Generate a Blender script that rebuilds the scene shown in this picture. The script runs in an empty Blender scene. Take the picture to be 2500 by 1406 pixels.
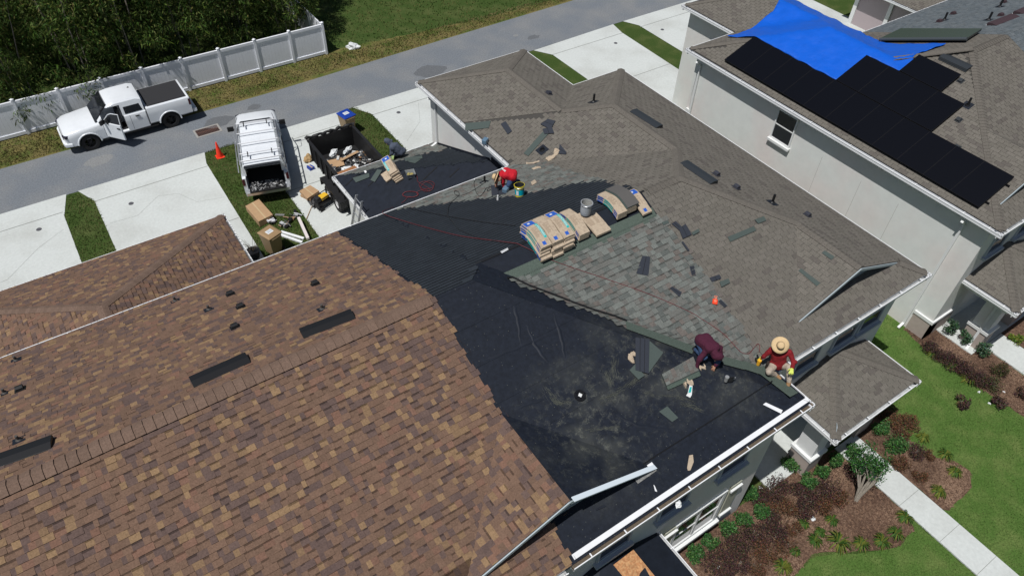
import bpy, bmesh, math, random
from mathutils import Vector, Matrix
R = math.radians
sc = bpy.context.scene
COL = sc.collection
# ---------------------------------------------------------------- camera
FPX, YAW, PIT, ROL, HC = 1782.222, R(35.81024), R(45.23486), R(2.36003), 20.5
fwd = Vector((math.sin(YAW)*math.cos(PIT), math.cos(YAW)*math.cos(PIT), -math.sin(PIT)))
rgt = Vector((math.cos(YAW), -math.sin(YAW), 0)); upv = rgt.cross(fwd)
rg2 = rgt*math.cos(ROL)+upv*math.sin(ROL); up2 = upv*math.cos(ROL)-rgt*math.sin(ROL)
CAM = Vector((0, 0, HC))
cd = bpy.data.cameras.new('camera'); cam = bpy.data.objects.new('camera', cd); COL.objects.link(cam)
cam.matrix_world = Matrix(((rg2.x, up2.x, -fwd.x, 0), (rg2.y, up2.y, -fwd.y, 0), (rg2.z, up2.z, -fwd.z, HC), (0, 0, 0, 1)))
cd.sensor_width = 36; cd.lens = 36*FPX/2500; cd.clip_end = 2000; cd.clip_start = .5
sc.camera = cam
# ---------------------------------------------------------------- light
SD = Vector((-.44, -.125, 1)).normalized()
w = bpy.data.worlds.new('World'); sc.world = w; w.use_nodes = True
nt = w.node_tree; sk = nt.nodes.new('ShaderNodeTexSky'); sk.sky_type = 'NISHITA'; sk.sun_disc = False
sk.sun_elevation = math.asin(SD.z); sk.sun_rotation = math.atan2(SD.x, SD.y)
bg = nt.nodes['Background']; nt.links.new(sk.outputs[0], bg.inputs[0]); bg.inputs[1].default_value = .043
ld = bpy.data.lights.new('sun', 'SUN'); ld.energy = 3.9; ld.angle = R(.5); ld.color = (1, .98, .955)
sun = bpy.data.objects.new('sun', ld); COL.objects.link(sun); sun.rotation_euler = SD.to_track_quat('Z', 'Y').to_euler()
sun.location = (0, 0, 60)
sc.view_settings.view_transform = 'Standard'; sc.view_settings.look = 'None'
sc.view_settings.exposure = 0; sc.view_settings.gamma = 1
# ---------------------------------------------------------------- helpers: rays
def ray(x, y):
    a = (x-1250)/FPX; b = -(y-703)/FPX
    return rg2*a+up2*b+fwd
def GZ(x, y, z=0.):
    d = ray(x, y); return CAM+d*((z-HC)/d.z)
def GP(x, y, n, p):
    d = ray(x, y); n = Vector(n); return CAM+d*((n.dot(Vector(p)-CAM))/n.dot(d))
# ---------------------------------------------------------------- materials
MT = {}
def M(name, col, rough=.7, nz=0, ns=4, bump=0, bs=30, metal=0, spec=.4, attr=False, col2=None, c2s=1.5, c2r=(.45, .6), trans=0, emit=None, det=4):
    if name in MT: return MT[name]
    m = bpy.data.materials.new(name); m.use_nodes = True; t = m.node_tree; N = t.nodes; L = t.links
    p = N['Principled BSDF']; p.inputs['Roughness'].default_value = rough; p.inputs['Metallic'].default_value = metal
    p.inputs['Specular IOR Level'].default_value = spec
    p.inputs['Base Color'].default_value = (*col, 1)
    if trans: p.inputs['Transmission Weight'].default_value = trans
    tc = N.new('ShaderNodeTexCoord'); src = None
    if attr:
        a = N.new('ShaderNodeAttribute'); a.attribute_name = 'Col'; src = a.outputs['Color']
    if col2:
        n = N.new('ShaderNodeTexNoise'); n.inputs['Scale'].default_value = c2s; n.inputs['Detail'].default_value = 6
        L.new(tc.outputs['Object'], n.inputs['Vector'])
        rp = N.new('ShaderNodeMapRange'); rp.inputs[1].default_value = c2r[0]; rp.inputs[2].default_value = c2r[1]
        L.new(n.outputs['Fac'], rp.inputs[0])
        mx = N.new('ShaderNodeMix'); mx.data_type = 'RGBA'; L.new(rp.outputs[0], mx.inputs[0])
        if src: L.new(src, mx.inputs[6])
        else: mx.inputs[6].default_value = (*col, 1)
        mx.inputs[7].default_value = (*col2, 1); src = mx.outputs[2]
    if nz:
        n = N.new('ShaderNodeTexNoise'); n.inputs['Scale'].default_value = ns; n.inputs['Detail'].default_value = det
        n.inputs['Roughness'].default_value = .7
        L.new(tc.outputs['Object'], n.inputs['Vector'])
        rp = N.new('ShaderNodeMapRange'); rp.inputs[1].default_value = .25; rp.inputs[2].default_value = .75
        rp.inputs[3].default_value = 1-nz; rp.inputs[4].default_value = 1+nz; L.new(n.outputs['Fac'], rp.inputs[0])
        mu = N.new('ShaderNodeMix'); mu.data_type = 'RGBA'; mu.blend_type = 'MULTIPLY'; mu.inputs[0].default_value = 1
        if src: L.new(src, mu.inputs[6])
        else: mu.inputs[6].default_value = (*col, 1)
        L.new(rp.outputs[0], mu.inputs[7]); src = mu.outputs[2]
    if src: L.new(src, p.inputs['Base Color'])
    if bump:
        n = N.new('ShaderNodeTexNoise'); n.inputs['Scale'].default_value = bs; n.inputs['Detail'].default_value = 5
        L.new(tc.outputs['Object'], n.inputs['Vector'])
        b = N.new('ShaderNodeBump'); b.inputs['Strength'].default_value = bump; b.inputs['Distance'].default_value = .02
        L.new(n.outputs['Fac'], b.inputs['Height']); L.new(b.outputs[0], p.inputs['Normal'])
    if emit: p.inputs['Emission Color'].default_value = (*emit, 1); p.inputs['Emission Strength'].default_value = 1
    MT[name] = m; return m
m_white = M('white_aluminium', (.8, .81, .82), .4, nz=.06, ns=3)
m_gut = M('gutter_inside', (.42, .43, .43), .6, nz=.3, ns=6)
m_silt = M('gutter_silt', (.11, .085, .06), .9, nz=.5, ns=30)
m_stucco = M('pale_stucco', (.7, .72, .69), .9, nz=.05, ns=2, bump=.15, bs=60, col2=(.72, .67, .64), c2s=.4, c2r=(.4, .65))
m_stucco2 = M('grey_stucco', (.42, .44, .46), .9, nz=.05, ns=2, bump=.15, bs=60)
m_stone = M('tan_stucco', (.4, .34, .3), .9, nz=.08, ns=5, bump=.15, bs=60)
m_trim = M('white_trim', (.72, .73, .72), .6, nz=.04)
m_glass = M('dark_glass', (.012, .014, .018), .08, spec=.9)
m_blind = M('blinds', (.1, .1, .1), .6)
m_shingle = M('shingle', (.2, .2, .2), 0.95, nz=.3, ns=30, attr=True, spec=.15, det=3)
m_felt = M('black_felt', (.012, .0155, .024), .62, nz=.3, ns=5, bump=.25, bs=2.2, spec=.25)
def dusty():
    m = M('chalk_felt', (.012, .0155, .024), .68, nz=.35, ns=9, bump=.3, bs=2.2, spec=.2); t = m.node_tree; N = t.nodes; L = t.links; p = N['Principled BSDF']
    old = p.inputs['Base Color'].links[0].from_socket; g = N.new('ShaderNodeNewGeometry')
    def noise(sc_, det, lo, hi, dist=0, rough=.6):
        n = N.new('ShaderNodeTexNoise'); n.inputs['Scale'].default_value = sc_; n.inputs['Detail'].default_value = det; n.inputs['Distortion'].default_value = dist; n.inputs['Roughness'].default_value = rough
        L.new(g.outputs['Position'], n.inputs['Vector']); r = N.new('ShaderNodeMapRange'); r.inputs[1].default_value = lo; r.inputs[2].default_value = hi; L.new(n.outputs['Fac'], r.inputs[0]); return r.outputs[0]
    def mul(a, b, op='MULTIPLY'):
        x = N.new('ShaderNodeMath'); x.operation = op
        for i, q in enumerate((a, b)):
            if isinstance(q, float): x.inputs[i].default_value = q
            else: L.new(q, x.inputs[i])
        return x.outputs[0]
    def blob(c, r0, r1):
        d = N.new('ShaderNodeVectorMath'); d.operation = 'DISTANCE'; L.new(g.outputs['Position'], d.inputs[0]); d.inputs[1].default_value = c
        r = N.new('ShaderNodeMapRange'); r.inputs[1].default_value = r1; r.inputs[2].default_value = r0; L.new(d.outputs['Value'], r.inputs[0]); return r.outputs[0]
    mask = mul(mul(blob((9.3, 7.1, 7.0), .3, 2.1), blob((7.2, 6.5, 6.6), .2, 2.2), 'MAXIMUM'), mul(blob((10.9, 5.9, 6.3), .1, 1.4), 0.7), 'MAXIMUM')
    a = mul(noise(5.5, 5, .5, .7, .3, .7), noise(40, 8, .42, .72, .2, .8)); b = mul(noise(.9, 2, .45, .6, .2), .1)
    f = mul(mask, mul(mul(a, .75), b, 'ADD'))
    spk = N.new('ShaderNodeTexVoronoi'); spk.inputs['Scale'].default_value = 9; L.new(g.outputs['Position'], spk.inputs['Vector'])
    sr = N.new('ShaderNodeMapRange'); sr.inputs[1].default_value = .09; sr.inputs[2].default_value = .05; sr.inputs[4].default_value = .35; L.new(spk.outputs['Distance'], sr.inputs[0])
    f = mul(f, sr.outputs[0], 'MAXIMUM')
    mx = N.new('ShaderNodeMix'); mx.data_type = 'RGBA'; L.new(f, mx.inputs[0]); L.new(old, mx.inputs[6]); mx.inputs[7].default_value = (.32, .325, .25, 1); L.new(mx.outputs[2], p.inputs['Base Color']); return m
m_dusty = dusty()
m_conc = M('concrete', (.55, .575, .555), .9, nz=.1, ns=9, col2=(.47, .485, .46), c2s=.5, c2r=(.45, .7), spec=.2)
m_joint = M('concrete_joint', (.22, .23, .21), .9)
m_asph = M('asphalt', (.16, .176, .195), .95, nz=.38, ns=14, col2=(.2, .207, .212), c2s=.5, c2r=(.4, .65), spec=.2, det=8)
m_grass = M('lawn_soil', (.045, .075, .018), .95, nz=.55, ns=18, col2=(.08, .1, .032), c2s=1.1, c2r=(.45, .7), spec=.1, bump=.6, bs=40, det=8)
m_dry = M('dry_grass', (.16, .135, .05), .95, nz=.5, ns=14, col2=(.08, .105, .025), c2s=1.3, c2r=(.42, .62), spec=.1, bump=.6, bs=40, det=8)
m_mulch = M('mulch', (.1, .06, .042), .95, nz=.7, ns=22, col2=(.17, .105, .07), c2s=9, c2r=(.45, .6), spec=.1, bump=.9, bs=35, det=8)
m_black = M('black_paint', (.012, .012, .013), .45)
m_rubber = M('rubber', (.015, .015, .016), .8)
m_steel = M('steel', (.55, .56, .58), .35, metal=.7)
m_carw = M('white_car_paint', (.74, .77, .8), .2, nz=.05, ns=2, spec=.6)
m_dark = M('dark_interior', (.02, .02, .022), .8)
m_card = M('cardboard', (.42, .27, .15), .85, nz=.1, ns=5)
m_osb = M('osb_board', (.42, .19, .08), .8, nz=.4, ns=14, col2=(.5, .28, .13), c2s=20, c2r=(.4, .6))
m_kraft = M('kraft_wrap', (.46, .37, .27), .8, nz=.15, ns=20, col2=(.38, .3, .22), c2s=12, c2r=(.5, .65))
m_blue = M('blue_print', (.02, .1, .45), .6); m_teal = M('teal_print', (.02, .42, .4), .6)
m_tarp = M('blue_tarp', (.003, .1, .56), .45, nz=.08, ns=3, bump=.9, bs=5, spec=.4)
m_tape = M('tarp_patch', (.006, .02, .16), .6)
m_solar = M('solar_cell', (.003, .0035, .006), .35, spec=.2)
m_solarf = M('solar_frame', (.008, .008, .01), .7, spec=.15)
m_redh = M('red_hose', (.13, .02, .025), .6); m_blkh = M('black_hose', (.02, .02, .022), .5)
m_straw = M('straw', (.62, .45, .25), .8, nz=.15, ns=60, bump=.3, bs=120)
m_skin = M('skin', (.36, .19, .12), .6); m_hair = M('hair', (.015, .01, .01), .7)
m_leaf = M('bamboo_leaf', (.07, .12, .025), .7, attr=True, spec=.12)
m_bark = M('bark', (.25, .22, .18), .9, nz=.3, ns=20, bump=.5)
m_orange = M('orange_plastic', (.85, .06, .015), .5)
# ---------------------------------------------------------------- mesh builder
def lerp(a, b, t): return a+(b-a)*t
class MB:
    def __init__(s, T=None): s.v = []; s.f = []; s.m = []; s.c = []; s.T = T; s.mi = 0; s.col = None
    def add(s, vs, fs):
        o = len(s.v)
        for p in vs:
            p = Vector(p); s.v.append(s.T @ p if s.T else p)
        for f in fs: s.f.append([o+i for i in f]); s.m.append(s.mi); s.c.append(s.col)
    def poly(s, pts): s.add(pts, [list(range(len(pts)))])
    def box(s, c, d, rz=0, Rm=None):
        X, Y, Z_ = d[0]/2, d[1]/2, d[2]/2
        m = Rm if Rm else Matrix.Rotation(rz, 3, 'Z')
        vs = [Vector(c)+m@Vector((a*X, b*Y, e*Z_)) for e in (-1, 1) for a, b in ((-1, -1), (1, -1), (1, 1), (-1, 1))]
        s.add(vs, [[3, 2, 1, 0], [4, 5, 6, 7], [0, 1, 5, 4], [1, 2, 6, 5], [2, 3, 7, 6], [3, 0, 4, 7]])
    def b2(s, a, b): s.box([(a[i]+b[i])/2 for i in range(3)], [abs(b[i]-a[i]) for i in range(3)])
    def bar(s, p0, p1, wd, ht, up=(0, 0, 1)):
        p0 = Vector(p0); p1 = Vector(p1); x = (p1-p0); L = x.length
        if L < 1e-6: return
        x.normalize(); z = Vector(up); y = z.cross(x)
        if y.length < 1e-4: y = Vector((0, 1, 0)).cross(x)
        y.normalize(); z = x.cross(y)
        s.box((p0+p1)/2, (L, wd, ht), Rm=Matrix((x, y, z)).transposed())
    def cyl(s, p0, p1, r0, r1=None, n=12, cap=True):
        s.tube([p0, p1], [r0, r0 if r1 is None else r1], n, cap)
    def tube(s, pts, r, n=6, cap=True):
        pts = [Vector(p) for p in pts]; k = len(pts)
        if not isinstance(r, (list, tuple)): r = [r]*k
        vs = []; prev = None
        for i in range(k):
            d = (pts[min(i+1, k-1)]-pts[max(i-1, 0)])
            d = d.normalized() if d.length > 1e-7 else Vector((0, 0, 1))
            a = prev if prev else (Vector((0, 0, 1)) if abs(d.z) < .9 else Vector((1, 0, 0)))
            y = d.cross(a)
            if y.length < 1e-4: y = d.cross(Vector((1, 0, 0)) if abs(d.x) < .9 else Vector((0, 1, 0)))
            y.normalize(); x = y.cross(d); prev = x
            for j in range(n):
                t = 2*math.pi*j/n; vs.append(pts[i]+(x*math.cos(t)+y*math.sin(t))*r[i])
        fs = [[i*n+j, i*n+(j+1) % n, (i+1)*n+(j+1) % n, (i+1)*n+j] for i in range(k-1) for j in range(n)]
        if cap: fs += [list(range(n))[::-1], [(k-1)*n+j for j in range(n)]]
        s.add(vs, fs)
    def prism(s, pts, z0, z1):
        n = len(pts); vs = [(p[0], p[1], z0) for p in pts]+[(p[0], p[1], z1) for p in pts]
        s.add(vs, [list(range(n))[::-1], list(range(n, 2*n))]+[[i, (i+1) % n, n+(i+1) % n, n+i] for i in range(n)])
    def walls(s, pts, z0, z1):
        n = len(pts); vs = [(p[0], p[1], z0) for p in pts]+[(p[0], p[1], z1) for p in pts]
        s.add(vs, [[i, (i+1) % n, n+(i+1) % n, n+i] for i in range(n)])
    def lathe(s, prof, c=(0, 0, 0), n=20, ax=None):
        c = Vector(c); Rm = Vector((0, 0, 1)).rotation_difference(Vector(ax)).to_matrix() if ax else Matrix.Identity(3)
        vs = [c+Rm@Vector((r*math.cos(2*math.pi*j/n), r*math.sin(2*math.pi*j/n), z)) for r, z in prof for j in range(n)]
        s.add(vs, [[i*n+j, i*n+(j+1) % n, (i+1)*n+(j+1) % n, (i+1)*n+j] for i in range(len(prof)-1) for j in range(n)])
    def loft(s, secs, cap=True):
        n = len(secs[0]); vs = [p for q in secs for p in q]
        fs = [[i*n+j, i*n+(j+1) % n, (i+1)*n+(j+1) % n, (i+1)*n+j] for i in range(len(secs)-1) for j in range(n)]
        if cap: fs += [list(range(n))[::-1], [(len(secs)-1)*n+j for j in range(n)]]
        s.add(vs, fs)
    def ell(s, c, r, n=12, Rm=None):
        c = Vector(c); vs = []; k = n//2+1
        for i in range(k+1):
            a = math.pi*i/k
            for j in range(n):
                q = Vector((r[0]*math.sin(a)*math.cos(2*math.pi*j/n), r[1]*math.sin(a)*math.sin(2*math.pi*j/n), r[2]*math.cos(a)))
                vs.append(c+(Rm@q if Rm else q))
        s.add(vs, [[i*n+j, (i+1)*n+j, (i+1)*n+(j+1) % n, i*n+(j+1) % n] for i in range(k) for j in range(n)])
    def mesh(s, name, off=None):
        me = bpy.data.meshes.new(name)
        me.from_pydata([tuple(p-off) if off else tuple(p) for p in s.v], [], s.f)
        me.polygons.foreach_set('material_index', s.m)
        if any(c is not None for c in s.c):
            a = me.color_attributes.new('Col', 'FLOAT_COLOR', 'CORNER'); d = []
            for f, c in zip(s.f, s.c):
                c = c or (.1, .1, .1); d += [c[0], c[1], c[2], 1.]*len(f)
            a.data.foreach_set('color', d)
        return me
    def build(s, name, mats, parent=None, smooth=False, bevel=0, world=True, angle=40):
        """one object; world=True: vertices are world coordinates and are moved into the parent's frame"""
        off = None
        if parent is not None and world: off = Vector(parent.location)
        if parent is None and world:
            xs = [p.x for p in s.v]; ys = [p.y for p in s.v]; zs = [p.z for p in s.v]
            off = Vector(((min(xs)+max(xs))/2, (min(ys)+max(ys))/2, min(zs)))
        me = s.mesh(name, off)
        for m in (mats if isinstance(mats, (list, tuple)) else [mats]): me.materials.append(m)
        o = bpy.data.objects.new(name, me); COL.objects.link(o)
        if parent is not None: o.parent = parent
        if parent is not None and parent.parent is not None and world:
            o.location = -Vector(parent.parent.location)
        if parent is None and world: o.location = off
        if smooth:
            me.polygons.foreach_set('use_smooth', [True]*len(me.polygons))
            try: me.set_sharp_from_angle(angle=R(angle))
            except Exception: pass
        if bevel:
            b = o.modifiers.new('bevel', 'BEVEL'); b.width = bevel; b.segments = 2; b.limit_method = 'ANGLE'; b.angle_limit = R(40)
        return o
def tag(o, label=None, cat=None, group=None, kind=None):
    if label: o['label'] = label
    if cat: o['category'] = cat
    if group: o['group'] = group
    if kind: o['kind'] = kind
    return o
def empty(name, loc, label, cat, rz=0, group=None):
    o = bpy.data.objects.new(name, None); COL.objects.link(o); o.location = loc; o.rotation_euler = (0, 0, rz)
    o.empty_display_size = .2
    return tag(o, label, cat, group)
def copy_tree(o, parent=None):
    c = o.copy(); COL.objects.link(c)
    if parent: c.parent = parent
    for ch in list(o.children): copy_tree(ch, c)
    return c
# ---------------------------------------------------------------- ground
def sheet(name, pts, z, mat, kind='structure'):
    mb = MB(); mb.poly([(p[0], p[1], z) for p in pts])
    o = mb.build(name, mat, None); tag(o, kind=kind); return o
def soft(pts, amp=.05, step=.3, seed=1, closed=True):
    rn = random.Random(seed); out = []
    n = len(pts)
    for i in range(n if closed else n-1):
        a = Vector((*pts[i], 0)); b = Vector((*pts[(i+1) % n], 0)); k = max(1, int((b-a).length/step))
        for j in range(k):
            p = a.lerp(b, j/k); out.append((p.x+rn.uniform(-amp, amp), p.y+rn.uniform(-amp, amp)))
    return out
sheet('ground', [(-150, -120), (250, -120), (250, 300), (-150, 300)], 0, m_grass)
sheet('road', [(-60, 31.85), (16, 31.75), (30, 32.15), (120, 32.6), (120, 37.4), (30, 36.15), (20, 35.8), (9, 35.35), (-60, 35.2)], .012, m_asph)
sheet('verge', soft([(-60, 35.1), (9, 35.25), (20, 35.7), (30, 36.0), (45, 36.6), (45, 37.0), (24, 36.9), (14.2, 37.9), (-60, 38.0)], .08, .4), .006, m_dry)
for i, (x, y, r_) in enumerate(((535, 297, .55), (882, 237, .16), (1302, 92, .3), (1260, 88, .15), (620, 262, .3), (240, 395, .5), (1050, 175, .7))):
    c = GZ(x, y); rn = random.Random(i); sheet('road_stain', [(c.x+r_*rn.uniform(.6, 1.1)*math.cos(a*.45)*1.5, c.y+r_*rn.uniform(.6, 1.1)*math.sin(a*.45)) for a in range(14)], .0145, M('asphalt_stain%d' % (i % 2), ((.12, .127, .135), (.21, .215, .215))[i % 2], .95, nz=.35, ns=12))
def drive(pts, joints, cracks=()):
    mb = MB(); mb.poly([(p[0], p[1], .016) for p in pts])
    mb.mi = 1
    for (a, b) in joints: mb.bar((a[0], a[1], .0195), (b[0], b[1], .0195), .035, .002)
    for c in cracks:
        for i in range(len(c)-1): mb.bar((*c[i], .0188), (*c[i+1], .0188), .009, .0012)
    return tag(mb.build('driveway', [m_conc, m_joint], None), kind='structure')
drive([(-14, 22), (-1.85, 22), (-1.8, 30.3), (-1.42, 31.84), (-14, 31.84)], [((-14, 30.6), (-1.8, 30.6)), ((-14, 26.5), (-1.86, 26.5))], [[(-6, 27.2), (-4.4, 27.4), (-3.1, 28.7), (-2, 29.4)]])
drive([(-.5, 22), (4.35, 22), (4.45, 30.9), (4.65, 31.8), (-.95, 31.8), (-.5, 30.7)], [((-.5, 30.65), (4.45, 30.65)), ((-.5, 26.3), (4.36, 26.3))], [[(-.3, 28.8), (.8, 28.7), (1.9, 29.6), (2.7, 29.3), (3.2, 28.3), (4.3, 28)]])
drive([(6.75, 22), (11.35, 22), (11.4, 30.7), (11.9, 31.76), (6.35, 31.8), (6.75, 30.7)], [((6.75, 30.65), (11.4, 30.65)), ((6.75, 26.9), (11.38, 26.9))])
drive([(12.85, 22), (18.4, 22), (18.4, 31.75), (12.3, 31.76), (12.85, 30.7)], [((12.85, 30.6), (18.4, 30.6)), ((12.85, 26.5), (18.4, 26.5))], [[(13.2, 27.6), (14.6, 28.8), (15.4, 30.4)]])
drive([(24.55, 22), (29.6, 22), (29.85, 31), (30.1, 32.15), (23.9, 31.95), (24.55, 30.95)], [((24.55, 30.95), (29.85, 30.95)), ((24.55, 26.6), (29.7, 26.6))], [])
drive([(31.3, 22), (43.9, 22), (44, 32.2), (30.9, 32.15), (31.4, 31.2)], [((31.3, 31), (43.9, 31))])
drive([(46.6, 22), (60, 22), (60, 32.3), (46.4, 32.3)], [])
for p in ((320, 497), (95, 560), (973, 275), (1617, 73), (1503, 106)):
    c = GZ(*p, .02); mb = MB(); mb.lathe([(.0, .012), (.1, .012), (.11, 0)], c, 16)
    o = mb.build('drain_cover', M('iron_cover', (.09, .09, .1), .7), None)
    tag(o, {320: 'round iron cap in the driveway left of the brown hip roof', 95: 'round iron cap in the far left driveway', 973: 'round iron cap in the driveway beside the grey garage wing', 1617: 'round iron cap nearest the beige house corner in the wide driveway', 1503: 'round iron cap in the driveway at the top right near the road'}[p[0]] if p[0] != 1503 else 'round iron cap in the driveway between the two short lawns', 'drain cap', 'utility caps in the driveways')
# front garden
sheet('lawn', [(17.6, -6), (17.6, 1.2), (18.9, 2), (18.9, 9), (23.5, 9), (23.3, 1.8), (24, -6)], .005, M('front_lawn', (.07, .13, .028), .95, nz=.5, ns=18, col2=(.12, .165, .048), c2s=1.3, c2r=(.45, .7), spec=.1, bump=.6, bs=40, det=8))
sheet('lawn', soft([(12.1, -4), (12.05, 2.45), (13.2, 2.55), (14.9, 1.6), (15.6, 1.35), (16.4, 1.42), (16.66, 1.75), (16.66, -4)], .04, .2, 3), .008, MT['front_lawn'])
bed_a = soft([(7.5, -3), (12.3, -3), (12.05, 2.45), (13.2, 2.62), (14.9, 1.6), (15.6, 1.35), (16.4, 1.42), (16.66, 1.75), (16.66, 4.6), (15.9, 4.7), (12.2, 4.9), (7.5, 4.9)], .03, .3, 4)
sheet('mulch_bed', bed_a, .012, m_mulch)
sheet('mulch_bed', soft([(17.72, 4.7), (19.1, 5.0), (19.05, 2.8), (19.65, 2.1), (19.75, 1.6), (19.2, 1.28), (17.9, 1.2), (17.72, 1.3)], .04, .25, 5), .012, m_mulch)
sheet('mulch_bed', soft([(23.3, 6.6), (23.0, 5.0), (23.3, 1.8), (23.6, -3), (25.05, -3), (25.05, 5.9)], .04, .25, 6), .012, m_mulch)
sheet('mulch_bed', soft([(26.3, 6), (26.3, -3), (33, -3), (33, 6)], .04, .25, 7), .012, m_mulch)
def walk(x0, x1, y0, y1, js):
    mb = MB(); mb.b2((x0, y0, -.05), (x1, y1, .05)); mb.mi = 1
    for j in js: mb.bar((x0+.002, j, .0505), (x1-.002, j, .0505), .012, .004)
    return tag(mb.build('path', [m_conc, m_joint], None), kind='structure')
walk(16.68, 17.7, -6, 4.6, [2.15, .75, -.45, -1.6, -2.8])
walk(25.08, 26.25, -6, 4.4, [2.9, 1.2, -.5])
mb = MB(); mb.b2((13.7, 4.75, -.05), (18.7, 6.2, .06)); tag(mb.build('path', m_conc, None), kind='structure')
mb = MB(); mb.b2((24.3, 4.42, -.05), (29, 6.1, .06)); tag(mb.build('path', m_conc, None), kind='structure')
# drain grate in the road
gc = Vector((5.35, 33.52, .0)); mb = MB()
for a, b in (((-.62, -.38), (.62, -.29)), ((-.62, .29), (.62, .38)), ((-.62, -.29), (-.53, .29)), ((.53, -.29), (.62, .29))): mb.b2((gc.x+a[0], gc.y+a[1], .01), (gc.x+b[0], gc.y+b[1], .022))
mb.mi = 1; mb.b2((gc.x-.53, gc.y-.29, .0125), (gc.x+.53, gc.y+.29, .014)); mb.mi = 2
for i in range(15): mb.b2((gc.x-.5+i*.0715-.012, gc.y-.29, .014), (gc.x-.5+i*.0715+.014, gc.y+.29, .026))
mb.b2((gc.x-.53, gc.y-.02, .0145), (gc.x+.53, gc.y+.02, .0265))
tag(mb.build('drain_grate', [M('grate_rim', (.3, .29, .27), .9), m_black, M('rust', (.12, .06, .045), .8)], None), 'rusty rectangular storm drain grate set in the road by the two pickups', 'drain grate')
# ---------------------------------------------------------------- shingles
RM = .4; SL = math.sqrt(1+RM*RM); ZE = 5.65
class PL:
    """roof plane z = z0 + RM*s*(coord-e0)"""
    def __init__(s, ax, sg, e0, z0=ZE): s.ax = ax; s.sg = sg; s.e0 = e0; s.z0 = z0; s.n = (Vector((-RM*sg, 0, 1)) if ax == 'x' else Vector((0, -RM*sg, 1))).normalized()
    def z(s, x, y): return s.z0+RM*s.sg*((x if s.ax == 'x' else y)-s.e0)
    def uv(s, p): a, b = (p[0], p[1]) if s.ax == 'x' else (p[1], p[0]); return (b, s.sg*(a-s.e0)*SL)
    def w(s, u, v, h=0):
        a = s.e0+s.sg*v/SL; x, y = (a, u) if s.ax == 'x' else (u, a); return Vector((x, y, s.z(x, y)))+s.n*h
    def px(s, x, y): return GP(x, y, s.n, s.w(0, 0))
    def xy(s, x, y): p = s.px(x, y); return (p.x, p.y)
    def frame(s, p, a=0, h=0):
        """matrix at p: z = normal, x = direction a (0 = along the course)"""
        u = Vector((0, 1, 0)) if s.ax == 'x' else Vector((1, 0, 0)); v = s.n.cross(u)
        x = u*math.cos(a)+v*math.sin(a); y = s.n.cross(x); q = Vector(p)+s.n*h
        return Matrix(((x.x, y.x, s.n.x, q.x), (x.y, y.y, s.n.y, q.y), (x.z, y.z, s.n.z, q.z), (0, 0, 0, 1)))
def clip(poly, a, b, keep):
    """clip polygon by coordinate a >= b (keep=1) or <= (keep=-1)"""
    out = []
    for i in range(len(poly)):
        p, q = poly[i], poly[(i+1) % len(poly)]; dp = keep*(p[a]-b); dq = keep*(q[a]-b)
        if dp >= 0: out.append(p)
        if (dp > 0 and dq < 0) or (dp < 0 and dq > 0):
            t = dp/(dp-dq); out.append((p[0]+(q[0]-p[0])*t, p[1]+(q[1]-p[1])*t))
    return out
def clipc(sub, C):
    """clip sub by convex polygon C (ccw)"""
    for i in range(len(C)):
        a, b = C[i], C[(i+1) % len(C)]; ex, ey = b[0]-a[0], b[1]-a[1]; out = []
        if not sub: return []
        for j in range(len(sub)):
            p, q = sub[j], sub[(j+1) % len(sub)]
            dp = ex*(p[1]-a[1])-ey*(p[0]-a[0]); dq = ex*(q[1]-a[1])-ey*(q[0]-a[0])
            if dp >= 0: out.append(p)
            if (dp > 1e-9 and dq < -1e-9) or (dp < -1e-9 and dq > 1e-9):
                t = dp/(dp-dq); out.append((p[0]+(q[0]-p[0])*t, p[1]+(q[1]-p[1])*t))
        sub = out
    return sub
def area(P): return sum(P[i][0]*P[(i+1) % len(P)][1]-P[(i+1) % len(P)][0]*P[i][1] for i in range(len(P)))/2
def inside(p, P):
    c = False
    for i in range(len(P)):
        a, b = P[i], P[i-1]
        if (a[1] > p[1]) != (b[1] > p[1]) and p[0] < (b[0]-a[0])*(p[1]-a[1])/(b[1]-a[1])+a[0]: c = not c
    return c
def mixc(a, b, t): return tuple(a[i]+(b[i]-a[i])*t for i in range(3))
def c_brown(r):
    k = r.random()
    if k < .15: c = mixc((.235, .165, .1), (.19, .132, .084), r.random())
    elif k < .4: c = mixc((.1, .074, .07), (.115, .084, .076), r.random())
    elif k < .5: c = (.17, .105, .08)
    else: c = mixc((.158, .106, .08), (.14, .096, .073), r.random())
    g = r.uniform(.93, 1.07); return tuple(x*g*k for x, k in zip(c, (1.07, .99, .92)))
def c_grey(r):
    c = mixc((.135, .124, .106), (.152, .139, .12), r.random())
    if r.random() < .1: c = (.116, .104, .092)
    g = r.uniform(.95, 1.05); return tuple(x*g for x in c)
def c_lam(r):
    k = r.random()
    if k < .3: c = (.138, .147, .135)
    elif k < .5: c = (.094, .102, .095)
    elif k < .68: c = (.122, .108, .097)
    else: c = (.12, .121, .111)
    g = 1.12*r.uniform(.94, 1.06); return tuple(x*g for x in c)
def c_dark(r): g = r.uniform(.9, 1.1); return tuple(x*g for x in (.027, .033, .041))
def c_slate(r):
    c = mixc((.10, .118, .13), (.125, .14, .148), r.random()); g = r.uniform(.88, 1.12); return tuple(x*g for x in c)
def c_felt(r): return (.013, .015, .02)
STY = {'brown': (.143, (.08, .21), (.006, .019), c_brown, .0), 'grey': (.14, (.305, .305), (.007, .009), c_grey, .013),
       'lam': (.143, (.11, .23), (.005, .02), c_lam, .0), 'dark': (.143, (.28, .34), (.012, .013), c_dark, .0), 'slate': (.143, (.12, .3), (.004, .011), c_slate, 0)}
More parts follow.
